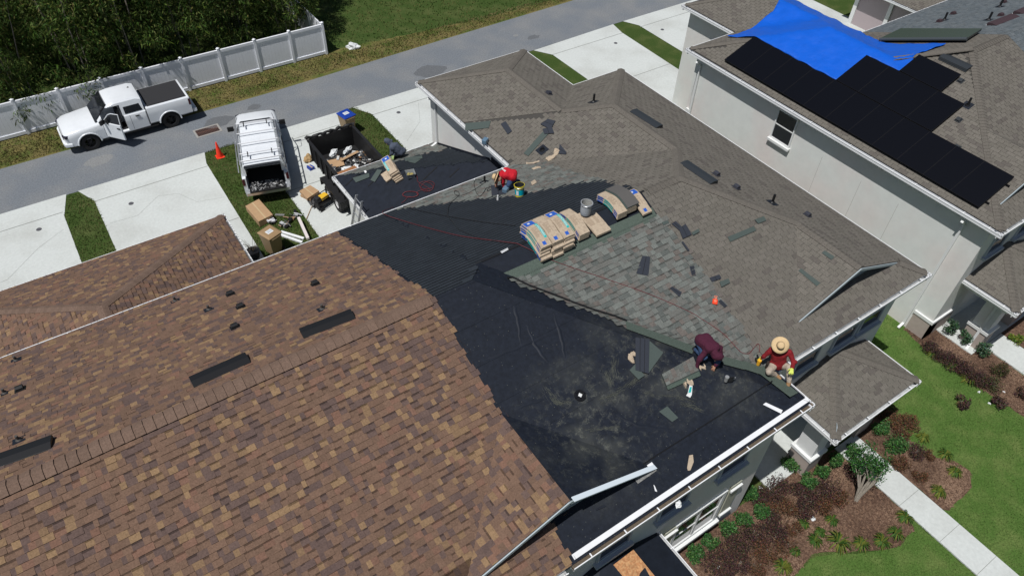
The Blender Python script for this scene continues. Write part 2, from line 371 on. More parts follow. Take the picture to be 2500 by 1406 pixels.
def shingles(mb, P, poly, sty, cl=True, h0=.008, seed=0, jag=0, lift=None):
    n_start = len(mb.v)
    e, wr, th, cf, gap = STY[sty]
    U = [P.uv(p) for p in poly]
    if area(U) < 0: U = U[::-1]
    v0 = min(p[1] for p in U); v1 = max(p[1] for p in U)
    k0 = int(math.floor(v0/e)); k1 = int(math.ceil(v1/e))
    for k in range(k0, k1):
        va, vb = k*e, (k+1)*e
        band = [p for p in clip(clip(U, 1, va, 1), 1, vb, -1)]
        if len(band) < 3: continue
        ua = min(p[0] for p in band); ub = max(p[0] for p in band)
        rn = random.Random(k*7919+int(P.e0*100)+seed)
        u = -20-rn.random()*.3 if wr[0] != wr[1] else -20+(k % 2)*.1525+rn.uniform(-.006, .006)
        i = 0
        while u < ub:
            wd = rn.uniform(*wr) if wr[0] != wr[1] else wr[0]
            c = cf(rn); t = rn.choice(th); ja = rn.uniform(-jag, jag)
            if u+wd > ua-.3:
                a, b = u+gap/2, u+wd-gap/2
                Q = [(a, va), (b, va), (b, vb+.01), (a, vb+.01)]
                if cl:
                    if not (all(inside((x, y), U) for x, y in Q)): Q = clipc(Q, U)
                else:
                    if not inside(((a+b)/2+ja, (va+vb)/2), U): Q = []
                if len(Q) >= 3 and abs(area(Q)) > 1e-5:
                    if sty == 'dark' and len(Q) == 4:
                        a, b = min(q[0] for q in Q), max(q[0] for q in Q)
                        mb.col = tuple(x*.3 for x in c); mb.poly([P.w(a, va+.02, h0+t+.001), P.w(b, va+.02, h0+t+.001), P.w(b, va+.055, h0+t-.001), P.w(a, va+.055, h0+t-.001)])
                    mb.col = c; W = [P.w(x, y, h0+t*(1-(y-va)/e*.85)) for x, y in Q]; mb.poly(W)
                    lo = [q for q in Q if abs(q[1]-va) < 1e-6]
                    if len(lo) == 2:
                        x0, x1 = min(lo)[0], max(lo)[0]; mb.col = tuple(x*.5 for x in c)  # butt edge darker: asphalt edge plus the shadow line painted in
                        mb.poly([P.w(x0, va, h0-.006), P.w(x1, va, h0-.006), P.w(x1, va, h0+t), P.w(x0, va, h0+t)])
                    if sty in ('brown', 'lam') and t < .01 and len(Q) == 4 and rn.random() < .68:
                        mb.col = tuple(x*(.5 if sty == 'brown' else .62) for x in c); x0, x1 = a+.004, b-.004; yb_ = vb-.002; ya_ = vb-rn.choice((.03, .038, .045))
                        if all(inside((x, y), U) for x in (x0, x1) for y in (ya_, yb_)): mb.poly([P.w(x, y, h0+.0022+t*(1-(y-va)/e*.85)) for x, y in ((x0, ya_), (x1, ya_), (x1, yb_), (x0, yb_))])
                    if t > .01 and not (Q is None) and len(Q) == 4:
                        for x in (a, b): mb.poly([P.w(x, va, h0+t), P.w(x, vb, h0+.002), P.w(x, va, h0)])
            u += wd; i += 1
    mb.col = None
    if lift:
        for i in range(n_start, len(mb.v)):
            p = mb.v[i]; d = p.z-P.z(p.x, p.y); p.z = max(p.z, lift.z(p.x, p.y)+d)
def base(mb, P, poly, h=0., lap=0, seed=0):
    U = [P.uv(p) for p in poly]
    if area(U) < 0: U = U[::-1]
    if not lap: mb.poly([P.w(u, v, h) for u, v in U]); return
    v0 = min(p[1] for p in U); v1 = max(p[1] for p in U); k = math.floor(v0/lap)
    while k*lap < v1:
        Q = clip(clip(U, 1, k*lap, 1), 1, (k+1)*lap+.05, -1)
        if len(Q) > 2: mb.poly([P.w(u, v, h+.009*(1-(v-k*lap)/lap)) for u, v in Q])
        k += 1
def caps(mb, a, b, PA, PB, cf, seed=0, wd=.15, ex=.14, h=.02, cl=None):
    """ridge or hip caps from a to b (a = low or first end); PA lies on the left of the walk, PB on the right"""
    a = Vector(a); b = Vector(b); t = (b-a); L = t.length; t.normalize(); rn = random.Random(seed)
    sa = PA.n.cross(t).normalized(); sb = -(PB.n.cross(t).normalized())
    nn = (PA.n+PB.n).normalized(); n = max(1, int(L/ex)); ex = L/n
    for i in range(n):
        p = a+t*(i*ex-.012); q = a+t*((i+1)*ex+.012); c = cf(rn); mb.col = c
        hi, lo = h+(.026 if h > .03 else .014), h+.002
        def sec(o, hh): return [o+sa*wd+PA.n*hh, o+sa*wd*.35+PA.n*(hh+.006), o+nn*(hh+.006), o+sb*wd*.35+PB.n*(hh+.006), o+sb*wd+PB.n*hh]
        s0 = sec(p, hi); s1 = sec(q, lo); s2 = sec(p, 0)
        mb.add(s0+s1+s2, [[j, j+1, 6+j, 5+j] for j in range(4)])
        mb.col = tuple(x*(.45 if h > .03 else .8) for x in c); mb.add(s0+s2, [[j, 5+j, 6+j, j+1] for j in range(4)])  # butt colour darkened to paint in the shaded side of each cap
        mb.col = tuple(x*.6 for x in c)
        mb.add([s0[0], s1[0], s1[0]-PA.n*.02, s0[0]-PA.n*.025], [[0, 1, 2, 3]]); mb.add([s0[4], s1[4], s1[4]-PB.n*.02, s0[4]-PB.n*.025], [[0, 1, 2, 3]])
    mb.col = None
def gutter(parent, a, b, out, fill=0, strip=False, ends=(0, 0), hang=.9):
    """K-style gutter whose outer top edge runs a-b; out = outward unit xy"""
    a = Vector(a); b = Vector(b); o = Vector((out[0], out[1], 0)); t = (b-a).normalized(); W_ = .125
    A = a-t*ends[0]; B = b+t*ends[1]
    mb = MB()
    def slab(x0, x1, z0, z1, p=A, q=B):
        mb.loft([[p-o*x0+Vector((0, 0, z0)), p-o*x1+Vector((0, 0, z0)), p-o*x1+Vector((0, 0, z1)), p-o*x0+Vector((0, 0, z1))],
                 [q-o*x0+Vector((0, 0, z0)), q-o*x1+Vector((0, 0, z0)), q-o*x1+Vector((0, 0, z1)), q-o*x0+Vector((0, 0, z1))]])
    slab(0, .022, -.02, 0); slab(.012, .02, -.12, -.02); slab(.02, W_, -.12, -.112); slab(W_-.004, W_+.02, -.19, .0)
    mb.mi = 1; slab(.021, W_-.005, -.111, -.104 if not fill else -.045)
    mb.mi = 0; n = int((b-a).length/hang)
    for i in range(n):
        p = a+(b-a)*((i+.5)/n); mb.bar(p-o*.01+Vector((0, 0, .003)), p-o*W_+Vector((0, 0, .003)), .03, .012)
    mb.build('gutter', [m_white, m_silt if fill else m_gut], parent)
    if strip:
        mb = MB(); s0 = a+t*.1-o*(W_+.022); s1 = b-t*.1-o*(W_+.022)
        mb.loft([[p+Vector((0, 0, .062)), p-o*.11+Vector((0, 0, .108)), p-o*.11+Vector((0, 0, .1)), p+Vector((0, 0, .01))] for p in (s0, s1)])
        mb.build('drip_edge', m_white, parent)
def downspout(parent, x, y, z0, z1, out, top=.3, name='downspout', mat=None):
    mb = MB(); o = Vector((out[0], out[1], 0)); p = Vector((x, y, 0))+o*.05
    mb.bar(p+Vector((0, 0, z0+.15)), p+Vector((0, 0, z1)), .09, .07, up=o)
    mb.bar(p+Vector((0, 0, z1-.03)), p+o*top+Vector((0, 0, z1+.18)), .09, .07)
    mb.bar(p+Vector((0, 0, z0+.17)), p+o*.28+Vector((0, 0, z0+.05)), .09, .07)
    return mb.build(name, mat or m_trim, parent)
# ---------------------------------------------------------------- main town house block
TH = empty('townhouse_block', (5, 10, 0), 'two storey town house block, half brown shingles and half stripped for new shingles', 'town house')
foot = [(-8.6, 4.85), (12.33, 4.85), (12.33, 6.07), (19.13, 6.07), (19.13, 19.62), (16.63, 19.62), (16.63, 23.03), (12.2, 23.03), (12.2, 16.48), (-8.6, 16.48)]
mb = MB(); mb.walls(foot, 0, 5.5); mb.mi = 0; mb.build('wall', m_stucco, TH)
mb = MB(); mb.prism([(-8.9, 4.56), (12.61, 4.56), (12.61, 5.78), (19.41, 5.78), (19.41, 19.9), (16.91, 19.9), (16.91, 23.31), (11.92, 23.31), (11.92, 16.76), (-8.9, 16.76)], 5.47, 5.49)
mb.build('soffit', M('soffit', (.45, .46, .47), .8), TH)
PN = PL('y', -1, 16.9); PF1 = PL('y', 1, 4.43); PF2 = PL('y', 1, 5.65); PE = PL('x', -1, 19.55); PEb = PL('x', -1, 12.75)
PW = PL('x', 1, 11.78); PE4 = PL('x', -1, 17.05); PN4 = PL('y', -1, 23.45); PNW2 = PL('y', -1, 20.04)
GL = PL('x', 1, 16.5, 6.87); BGL = PL('x', 1, 5.44, 6.974); BGR = PL('x', -1, 5.44, 6.974)
I = .1    # sheet edge inset from the gutter lip
# brown half
mb = MB()
R_b = [(PN, [(-9, 10.67), (5.38, 10.67), (5.38, 16.9-I), (-9, 16.9-I)], 0), (PF1, [(-9, 5.22), (2.92, 5.22), (5.4, 7.7), (5.4, 10.67), (-9, 10.67)], 0),
       (PF1, [(-9, 4.43+I), (5.1, 4.43+I), (5.0, 5.65), (-9, 5.65)], 0), (BGL, [(2.92, 5.22), (5.44, 5.22), (5.44, 7.74)], 1)]
for P, q, _ in R_b:
    mb.mi = 1; base(mb, P, q, 0)
    mb.mi = 0
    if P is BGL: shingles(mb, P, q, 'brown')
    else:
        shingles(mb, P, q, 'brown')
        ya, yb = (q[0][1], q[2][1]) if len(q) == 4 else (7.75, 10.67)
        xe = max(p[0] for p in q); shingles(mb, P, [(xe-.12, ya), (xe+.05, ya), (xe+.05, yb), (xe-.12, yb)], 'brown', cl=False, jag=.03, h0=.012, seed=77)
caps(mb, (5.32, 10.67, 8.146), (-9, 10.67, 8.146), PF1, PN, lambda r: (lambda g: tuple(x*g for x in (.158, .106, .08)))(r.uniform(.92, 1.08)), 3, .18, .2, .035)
mb.build('roof', [m_shingle, m_felt], TH)['label'] = 'brown architectural shingle roof'
# black half
mb = MB(); mb.mi = 0
base(mb, PN, [(5.38, 10.67), (6.51, 10.67), (7.115, 11.275), (12.66, 11.275), (12.66, 16.02), (11.78, 16.9-I), (5.38, 16.9-I)], .002)
mb.mi = 1
base(mb, PF1, [(5.38, 7.78), (5.44, 7.74), (7.96, 5.22), (11.96, 5.22), (6.51, 10.67), (5.38, 10.67)], .002, .95)
base(mb, PF1, [(5.05, 4.43+I), (12.65, 4.43+I), (11.96, 5.22), (7.96, 5.22), (7.7, 5.5), (5.05, 5.5)], .003)
base(mb, PEb, [(6.51, 10.67), (12.65, 4.53), (12.65, 5.65), (7.115, 11.275)], .002, 1.9)
base(mb, BGR, [(5.44, 7.74), (5.44, 5.22), (7.96, 5.22)], .004)
mb.mi = 0; base(mb, PF2, [(7.115, 11.275), (12.74, 5.65+I), (12.74, 11.275)], .001)
mb.build('roof', [m_felt, m_dusty], TH)['label'] = 'stripped roof under black felt'
# dark courses, fresh shingles
mb = MB()
DR = [(5.42, 10.67), (6.51, 10.67), (7.1, 11.3), (12.55, 11.33), (12.62, 12.92), (11.93, 13.56), (10.32, 14.37), (9.48, 15.2), (8.64, 15.84), (7.6, 16.72), (5.42, 16.72)]
DR = [(7.0, 11.2) if p == (6.51, 10.67) else ((7.0, 16.72) if p[0] == 5.42 and p[1] > 12 else p) for p in DR if p != (5.42, 10.67)]
shingles(mb, PN, DR, 'dark', cl=False, seed=5)
shingles(mb, PN, [(5.46, 10.67), (6.51, 10.67), (6.98, 11.13), (6.98, 16.72), (5.46, 16.72)], 'dark', seed=5, h0=.014)
mb.build('dark_shingle_courses', m_shingle, TH)
mb = MB()
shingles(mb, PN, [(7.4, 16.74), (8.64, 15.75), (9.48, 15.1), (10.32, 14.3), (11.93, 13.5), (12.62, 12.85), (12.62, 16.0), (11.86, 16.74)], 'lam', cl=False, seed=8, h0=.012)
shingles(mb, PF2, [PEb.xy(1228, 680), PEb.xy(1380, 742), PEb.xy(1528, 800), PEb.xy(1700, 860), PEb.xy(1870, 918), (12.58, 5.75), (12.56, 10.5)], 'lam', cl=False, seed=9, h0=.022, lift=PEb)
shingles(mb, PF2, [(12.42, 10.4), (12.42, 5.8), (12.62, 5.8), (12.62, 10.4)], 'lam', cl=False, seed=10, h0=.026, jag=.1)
mb.build('new_shingle_courses', m_shingle, TH)
mb = MB(); mb.col = (.085, .11, .092); c2 = (.03, .035, .033)
def pstrip(P, pts, h): mb.poly([P.w(*P.uv(p), h) for p in pts])
pstrip(PF2, [(7.36, 10.46), (12.44, 10.46), (12.48, 10.8), (7.3, 10.82)], .03)
mb.col = (.06, .075, .065)
for i in range(100): pstrip(PF2, [(7.42+i*.05, 10.54), (7.45+i*.05, 10.54), (7.45+i*.05, 10.57), (7.42+i*.05, 10.57)], .033)
mb.col = (.085, .11, .092)
for k, q in enumerate((((1526, 787), (1610, 818), (1608, 835), (1528, 806)), ((1600, 814), (1692, 848), (1688, 867), (1600, 833)), ((1765, 873), (1820, 888), (1816, 906), (1762, 892)), ((1812, 884), (1872, 903), (1868, 922), (1810, 903)), ((1862, 896), (1946, 962), (1926, 973), (1848, 913)))):
    mb.poly([PEb.px(x, y)+PEb.n*(.045+.003*k) for x, y in q][::-1])
mb.build('starter_strip', m_shingle, TH)
# black sealant bead and laps
mb = MB()
pts = [PEb.px(x, y)+PEb.n*.05 for x, y in ((1238, 682), (1250, 680), (1290, 700), (1350, 722), (1400, 742), (1450, 760), (1500, 775), (1528, 786))]
mb.tube(pts, .028, 6); mb.build('sealant_bead', m_black, TH)
for P, q in ((PF1, ((1885, 930), (1760, 1012), (1605, 1110), (1530, 1160))), (PN, ((1160, 645), (1290, 592)))):
    mb = MB(); mb.tube([P.px(x, y)+P.n*.012 for x, y in q], .016, 5); mb.build('felt_lap', m_black, TH)
mb = MB(); rn = random.Random(12)
for q in (((1250, 1040), (1300, 1052), (1345, 1060), (1400, 1078), (1450, 1095)), ((1468, 978), (1495, 962), (1520, 950)), ((1566, 960), (1600, 967), (1650, 968), (1694, 978)), ((1437, 1050), (1470, 1046), (1505, 1042)), ((1354, 981), (1372, 985), (1397, 977)), ((1330, 946), (1345, 965), (1360, 985)), ((1530, 945), (1550, 928), (1560, 918)), ((1478, 905), (1485, 925), (1492, 940)), ((1500, 880), (1498, 905), (1503, 925)), ((1660, 985), (1690, 992), (1712, 1002))):
    for k in range(60):
        i = rn.randrange(len(q)-1); f = rn.random(); x = lerp(q[i][0], q[i+1][0], f)+rn.gauss(0, 5); y = lerp(q[i][1], q[i+1][1], f)+rn.gauss(0, 3)
        c = PF1.px(x, y)+PF1.n*.013; d = (PF1.px(*q[i+1])-PF1.px(*q[i])).normalized(); n_ = PF1.n.cross(d); L = rn.uniform(.03, .12); w_ = rn.uniform(.001, .004)
        d = (d+n_*rn.uniform(-.12, .12)).normalized(); mb.poly([c-d*L, c+n_*w_, c+d*L, c-n_*w_][::-1])
mb.build('chalk_streaks', M('chalk', (.085, .09, .072), .95), TH)['kind'] = 'stuff'
for P, q in ((PF1, ((1255, 745), (1266, 790), (1272, 850))), (PF1, ((1285, 790), (1305, 840), (1340, 890))), (PF1, ((1340, 1062), (1372, 1110), (1395, 1165))), (PF1, ((1385, 1088), (1405, 1120), (1428, 1152))), (PF1, ((1500, 1010), (1560, 1040), (1640, 1050))), (PF1, ((1250, 1048), (1345, 1064), (1450, 1100), (1545, 1139))),
             (PF1, ((1420, 1165), (1470, 1148), (1520, 1132))), (PF1, ((1100, 780), (1150, 760), (1205, 733))), (PF1, ((1350, 760), (1372, 830), (1380, 880))), (PF1, ((1180, 880), (1260, 850), (1350, 812))), (PF1, ((1255, 1000), (1290, 985), (1330, 975)))):
    mb = MB(); pp = [P.px(x, y)+P.n*.004 for x, y in q]; u = (pp[-1]-pp[0]).normalized(); sd = P.n.cross(u); n = 12; secs = []
    for i in range(n+1):
        f = i/n*(len(pp)-1); k = min(int(f), len(pp)-2); c = pp[k].lerp(pp[k+1], f-k)+sd*.012*math.sin(i*1.9); hh = .016*math.sin(math.pi*i/n)**.5; wv = .045
        secs.append([c-sd*wv, c-sd*wv*.3+P.n*hh, c+sd*wv*.1+P.n*hh, c+sd*wv*1.1])
    vs = [p for q_ in secs for p in q_]; mb.add(vs, [[i*4+j, i*4+j+1, i*4+j+5, i*4+j+4] for i in range(n) for j in range(3)])
    mb.build('felt_fold', m_felt, TH, smooth=True)
mb = MB()
a_, b_ = Vector((7.2, 11.275, 7.905)), Vector((12.62, 11.275, 7.905))
mb.bar(a_+Vector((0, .04, 0)), b_+Vector((0, .04, 0)), .07, .012); mb.build('ridge_slot', m_black, TH)
# old grey roof
mb = MB(); G_ = [
    (PN, [(12.5, 11.275), (13.93, 11.275), (15.665, 13.015), (12.5, 16.18)]), (PW, [(11.88, 16.9), (11.78, 16.9), (15.665, 13.015), (15.665, 16.155), (14.415, 17.405), (11.88, 19.94)]),
    (PW, [(11.88, 19.94), (14.415, 17.405), (14.415, 20.815), (11.88, 23.35)]), (PN4, [(11.88, 23.35), (14.415, 20.815), (16.95, 23.35)]),
    (PE4, [(16.95, 23.35), (14.415, 20.815), (14.415, 17.405), (16.95, 19.94)]), (PNW2, [(16.95, 19.94), (14.415, 17.405), (15.665, 16.155), (19.45, 19.94)]),
    (PE, [(19.45, 19.94), (15.665, 16.155), (15.665, 13.015), (19.45, 13.015)]), (PE, [(15.665, 13.015), (13.93, 11.28), (19.45, 5.76), (19.45, 13.015)]),
    (PE, [(16.5, 8.71), (16.5, 6.43), (18.77, 6.43)]), (PF2, [(12.5, 11.275), (12.5, 6.43), (14.23, 6.43), (16.5, 8.70), (13.93, 11.275)]),
    (PF2, [(12.66, 5.75), (19.45, 5.75), (18.77, 6.43), (12.5, 6.43), (12.5, 5.92)]), (GL, [(16.5, 8.71), (14.23, 6.43), (16.5, 6.43)]), (PF2, [(14.3, 6.43), (18.7, 6.43), (18.3, 6.75), (14.7, 6.75)])]
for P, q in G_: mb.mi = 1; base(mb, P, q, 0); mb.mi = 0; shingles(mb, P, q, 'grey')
cg = lambda r: (lambda g: tuple(x*g for x in (.13, .118, .102)))(r.uniform(.96, 1.04))
def zp(P, x, y): return (x, y, P.z(x, y))
for a, b, A, B in (((11.9, 23.33), (14.415, 20.815), PN4, PW), ((16.93, 23.33), (14.415, 20.815), PE4, PN4), ((14.415, 20.815), (14.415, 17.45), PE4, PW), ((14.43, 17.42), (15.665, 16.155), PNW2, PW),
                   ((19.43, 19.92), (15.665, 16.155), PE, PNW2), ((15.665, 16.155), (15.665, 13.015), PE, PW), ((15.665, 13.015), (13.93, 11.28), PE, PN), ((12.72, 11.277), (13.93, 11.277), PN, PF2),
                   ((16.5, 8.7), (13.93, 11.275), PF2, PE), ((19.4, 5.8), (18.8, 6.4), PF2, PE), ((16.5, 6.45), (16.5, 8.7), GL, PE)):
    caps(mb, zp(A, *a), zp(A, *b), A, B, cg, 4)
mb.build('roof', [m_shingle, M('gap_dark', (.06, .056, .05), .95)], TH)['label'] = 'old grey shingle roof'
# gables
def gable(parent, xc, hw, yf, ztop, zfoot, wallm, left=True, right=True, wd=.085):
    mb = MB(); a = (xc-hw, yf+.22, zfoot); b = (xc+hw, yf+.22, zfoot); c = (xc, yf+.22, ztop)
    mb.poly([(a[0], a[1], a[2]-.5), (b[0], b[1], b[2]-.5), b, c, a]); mb.build('gable_wall', wallm, parent)
    for sgn, on in ((-1, left), (1, right)):
        if not on: continue
        mb = MB(); p = Vector((xc+sgn*hw, yf-.01, zfoot-.03)); q = Vector((xc, yf-.01, ztop-.03))
        mb.bar(p-Vector((0, 0, wd/2)), q-Vector((0, 0, wd/2)), .03, wd, up=(0, 0, 1))
        mb.mi = 1; mb.bar(p+Vector((0, .12, -.02)), q+Vector((0, .12, -.02)), .22, .02)
        mb.build('rake_board', [M('rake_paint', (.38, .44, .47), .6), m_gut], parent)
m_gbl = M('gable_face', (.3, .34, .38), .8)
gable(TH, 16.5, 2.27, 6.43, 6.87, 5.962, m_gbl); gable(TH, 5.44, 2.52, 5.22, 6.974, 5.966, m_gbl)
mb = MB(); p = Vector((5.5, 5.2, 6.99)); q = Vector((7.96, 5.2, 6.005)); mb.bar(p, q, .12, .02, up=(0, 0, 1)); mb.build('rake_flashing', M('bright_flashing', (.72, .8, .85), .45), TH)
# gutters
Z0 = ZE
gutter(TH, (-9, 16.9, Z0), (11.78, 16.9, Z0), (0, 1)); gutter(TH, (11.78, 16.9, Z0), (11.78, 23.45, Z0), (-1, 0)); gutter(TH, (11.78, 23.45, Z0), (17.05, 23.45, Z0), (0, 1))
gutter(TH, (17.05, 20.04, Z0), (17.05, 23.45, Z0), (1, 0)); gutter(TH, (17.05, 20.04, Z0), (19.55, 20.04, Z0), (0, 1)); gutter(TH, (19.55, 5.65, Z0), (19.55, 20.04, Z0), (1, 0))
gutter(TH, (12.75, 5.65, Z0), (19.55, 5.65, Z0), (0, -1), ends=(0, 0)); gutter(TH, (12.75, 4.43, Z0), (12.75, 5.65, Z0), (1, 0), hang=.5); gutter(TH, (5.1, 4.43, Z0), (12.75, 4.43, Z0), (0, -1), fill=1, strip=True)
gutter(TH, (-9, 4.43, Z0), (4.95, 4.43, Z0), (0, -1))
# garage roofs
mb = MB(); G1n = PL('y', -1, 23.1, 2.9); G1e = PL('x', -1, 3.37, 2.9); G1w = PL('x', 1, -6.0, 2.9)
for P, q in ((G1n, [(3.27, 23.0), (-1.315, 18.42), (-5.9, 23.0)]), (G1e, [(3.27, 23.0), (3.27, 16.5), (-1.315, 16.5), (-1.315, 18.42)]), (G1w, [(-5.9, 23.0), (-1.315, 18.42), (-1.315, 16.5), (-5.9, 16.5)])):
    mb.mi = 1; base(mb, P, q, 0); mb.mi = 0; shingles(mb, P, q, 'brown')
cb = lambda r: (lambda g: tuple(x*g for x in (.15, .102, .078)))(r.uniform(.9, 1.1))
for a, b, A, B in (((3.25, 22.98), (-1.315, 18.42), G1e, G1n), ((-5.88, 22.98), (-1.315, 18.42), G1n, G1w), ((-1.315, 18.42), (-1.315, 16.6), G1e, G1w)): caps(mb, zp(A, *a), zp(A, *b), A, B, cb, 5)
mb.build('garage_roof', [m_shingle, m_felt], TH)['label'] = 'low brown hip roof over the garage'
gutter(TH, (-6.0, 23.1, 2.9), (3.37, 23.1, 2.9), (0, 1)); gutter(TH, (3.37, 16.6, 2.9), (3.37, 23.1, 2.9), (1, 0))
mb = MB(); mb.walls([(-5.6, 16.5), (2.95, 16.5), (2.95, 22.7), (-5.6, 22.7)], 0, 2.75); mb.build('garage_wall', m_stucco, TH)
mb = MB(); mb.walls([(8.07, 16.5), (12.2, 16.5), (12.2, 22.7), (8.07, 22.7)], 0, 2.75); mb.build('garage_wall', m_stucco, TH)
G2n = PL('y', -1, 23.1, 2.9); G2w = PL('x', 1, 7.65, 2.9); mb = MB()
base(mb, G2n, [(7.75, 23.0), (12.2, 18.55), (12.2, 23.0)], .001); base(mb, G2w, [(7.75, 23.0), (12.2, 18.55), (12.2, 16.5), (7.75, 16.5)], .001, 0)
mb.build('garage_roof', [m_felt], TH)['label'] = 'low garage roof under black felt'
mb = MB(); shingles(mb, G2n, [(8.3, 22.35), (9.3, 21.5), (12.15, 18.7), (12.15, 21.6), (11.0, 22.05)], 'dark', cl=False, seed=3)
mb.build('dark_shingle_courses', m_shingle, TH)
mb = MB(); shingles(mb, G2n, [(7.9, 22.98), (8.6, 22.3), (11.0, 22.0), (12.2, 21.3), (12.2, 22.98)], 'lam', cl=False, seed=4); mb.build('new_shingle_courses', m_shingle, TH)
gutter(TH, (7.65, 23.1, 2.9), (12.5, 23.1, 2.9), (0, 1)); gutter(TH, (7.65, 16.6, 2.9), (7.65, 23.1, 2.9), (-1, 0), hang=.7)
mb = MB(); mb.bar((12.17, 22.6, 3.12), (12.17, 18.6, 4.72), .02, .16); mb.bar((12.17, 18.5, 4.8), (12.17, 16.9, 4.8), .02, .25); mb.build('step_flashing', m_felt, TH)
mb = MB(); mb.b2((9.0, 22.7, 0), (11.6, 22.73, 2.1)); mb.build('garage_door', m_trim, TH)
mb = MB(); mb.b2((-.5, 22.7, 0), (2.3, 22.73, 2.1)); mb.build('garage_door', m_trim, TH)
downspout(TH, 12.2, 22.55, 3.05, 5.2, (-1, 0), .3)
# windows
def window(parent, ax, pos, a, b, z0, z1, nv=1, sill=True, out=-1, fr=None, fw=.07, rail=True, dep=.06):
    """frame + panes on a wall plane; ax 'y': wall at y=pos from x=a to b"""
    def V(u, d, z): return (u, pos+out*d, z) if ax == 'y' else (pos+out*d, u, z)
    mb = MB(); fm = fr or m_trim
    def bb(u0, u1, d0, d1, za, zb): mb.b2(V(u0, d0, za), V(u1, d1, zb))
    bb(a-fw, a, 0, dep, z0-fw, z1+fw); bb(b, b+fw, 0, dep, z0-fw, z1+fw); bb(a, b, 0, dep, z1, z1+fw); bb(a, b, 0, dep, z0-fw, z0)
    for i in range(1, nv):
        c = a+(b-a)*i/nv; bb(c-.035, c+.035, .002, dep-.01, z0, z1)
    if sill: bb(a-fw*1.8, b+fw*1.8, 0, .15, z0-fw-.1, z0-fw-.001)
    wn = mb.build('window', fm, parent)
    mb = MB(); 
    for i in range(nv):
        u0 = a+(b-a)*i/nv+(.035 if i else 0); u1 = a+(b-a)*(i+1)/nv-(.035 if i < nv-1 else 0)
        mb.b2(V(u0, .005, z0), V(u1, .018, z1))
        if rail: mb.mi = 1; mb.b2(V(u0, .018, (z0+z1)/2-.02), V(u1, .035, (z0+z1)/2+.02)); mb.mi = 0
    mb.build('pane', [m_glass, fm], wn); return wn
window(TH, 'y', 4.85, 9.25, 10.95, .95, 2.4, 2, fw=.12)
for a in (14.5, 16.25, 17.5): window(TH, 'y', 6.07, a, a+.95, 3.95, 5.0, 1, fr=M('grey_frame', (.4, .44, .5), .6))
for a in (6.3, 8.2, 10.3): window(TH, 'y', 4.85, a, a+.9, 3.9, 5.0, 1, fr=MT['grey_frame'])
for a in (11.22, 8.75): 
    mb = MB(); mb.b2((a, 4.8, .85), (a+.42, 4.85, 2.5)); mb.mi = 1; mb.b2((a-.02, 4.74, 2.28), (a+.44, 4.8, 2.36)); mb.b2((a-.02, 4.74, .9), (a+.44, 4.8, .99)); mb.build('shutter', [M('sage_shutter', (.42, .42, .34), .7), m_trim], TH)
# porches
def porch(parent, x0, x1, y0, yw, cols, sty='grey', colt=m_trim):
    hw = (x1-x0)/2; zt = 2.9+RM*hw; xc = (x0+x1)/2; d = yw-y0
    Pw = PL('x', 1, x0, 2.9); Pe = PL('x', -1, x1, 2.9); Ps = PL('y', 1, y0, 2.9); mb = MB()
    dd = min(hw, d)
    qs = [(Pw, [(x0+I, y0+I), (x0+dd, y0+dd), (x0+dd, yw), (x0+I, yw)]), (Pe, [(x1-I, y0+I), (x1-I, yw), (x1-dd, yw), (x1-dd, y0+dd)]), (Ps, [(x0+I, y0+I), (x1-I, y0+I), (x1-dd, y0+dd), (x0+dd, y0+dd)])]
    for P, q in qs:
        mb.mi = 1; base(mb, P, q, 0); mb.mi = 0
        if sty: shingles(mb, P, q, sty)
    if sty:
        caps(mb, zp(Pw, x0+.1, y0+.1), zp(Pw, x0+dd, y0+dd), Pw, Ps, cg, 6); caps(mb, zp(Pe, x1-.1, y0+.1), zp(Pe, x1-dd, y0+dd), Ps, Pe, cg, 7)
    mb.build('porch_roof', [m_shingle, m_felt if not sty else MT['gap_dark']], parent)
    gutter(parent, (x0, y0, 2.9), (x0, yw, 2.9), (-1, 0)); gutter(parent, (x1, y0, 2.9), (x1, yw, 2.9), (1, 0)); gutter(parent, (x0, y0, 2.9), (x1, y0, 2.9), (0, -1))
    mb = MB(); mb.b2((x0+.14, y0+.14, 2.7), (x1-.14, yw-.01, 2.72)); mb.build('porch_ceiling', m_trim, parent)
    mb = MB(); mb.b2((x0+.35, y0+.35, 2.45), (x1-.35, y0+.65, 2.7)); mb.b2((x0+.35, y0+.65, 2.45), (x0+.65, yw-.01, 2.7)); mb.build('porch_beam', m_trim, parent)
    for cx, cy in cols:
        mb = MB(); mb.b2((cx-.36, cy-.36, 0), (cx+.36, cy+.36, .85)); mb.build('column_base', m_stone, parent)
        mb = MB(); mb.b2((cx-.4, cy-.4, .85), (cx+.4, cy+.4, .97)); mb.b2((cx-.3, cy-.3, .97), (cx+.3, cy+.3, 2.45)); mb.build('column', m_trim, parent)
    return Ps, Pe, Pw
porch(TH, 14.5, 18.6, 4.03, 6.07, [(15.3, 4.88), (17.9, 4.88)])
Bs, Be, Bw = porch(TH, 4.38, 8.48, 2.79, 4.85, [(5.2, 3.6)], None)
mb = MB(); P = Bs; q = [Bs.px(1497, 1378), Bs.px(1546, 1341), Bs.px(1610, 1420), Bs.px(1560, 1455)]
mb.poly([v+Bs.n*.012 for v in (q[0], q[3], q[2], q[1])]); mb.mi = 1
mb.poly([Bs.px(x, y)+Bs.n*.018 for x, y in ((1558, 1410), (1562, 1398), (1574, 1384), (1588, 1410))]); mb.build('bare_decking', [m_osb, m_felt], TH)
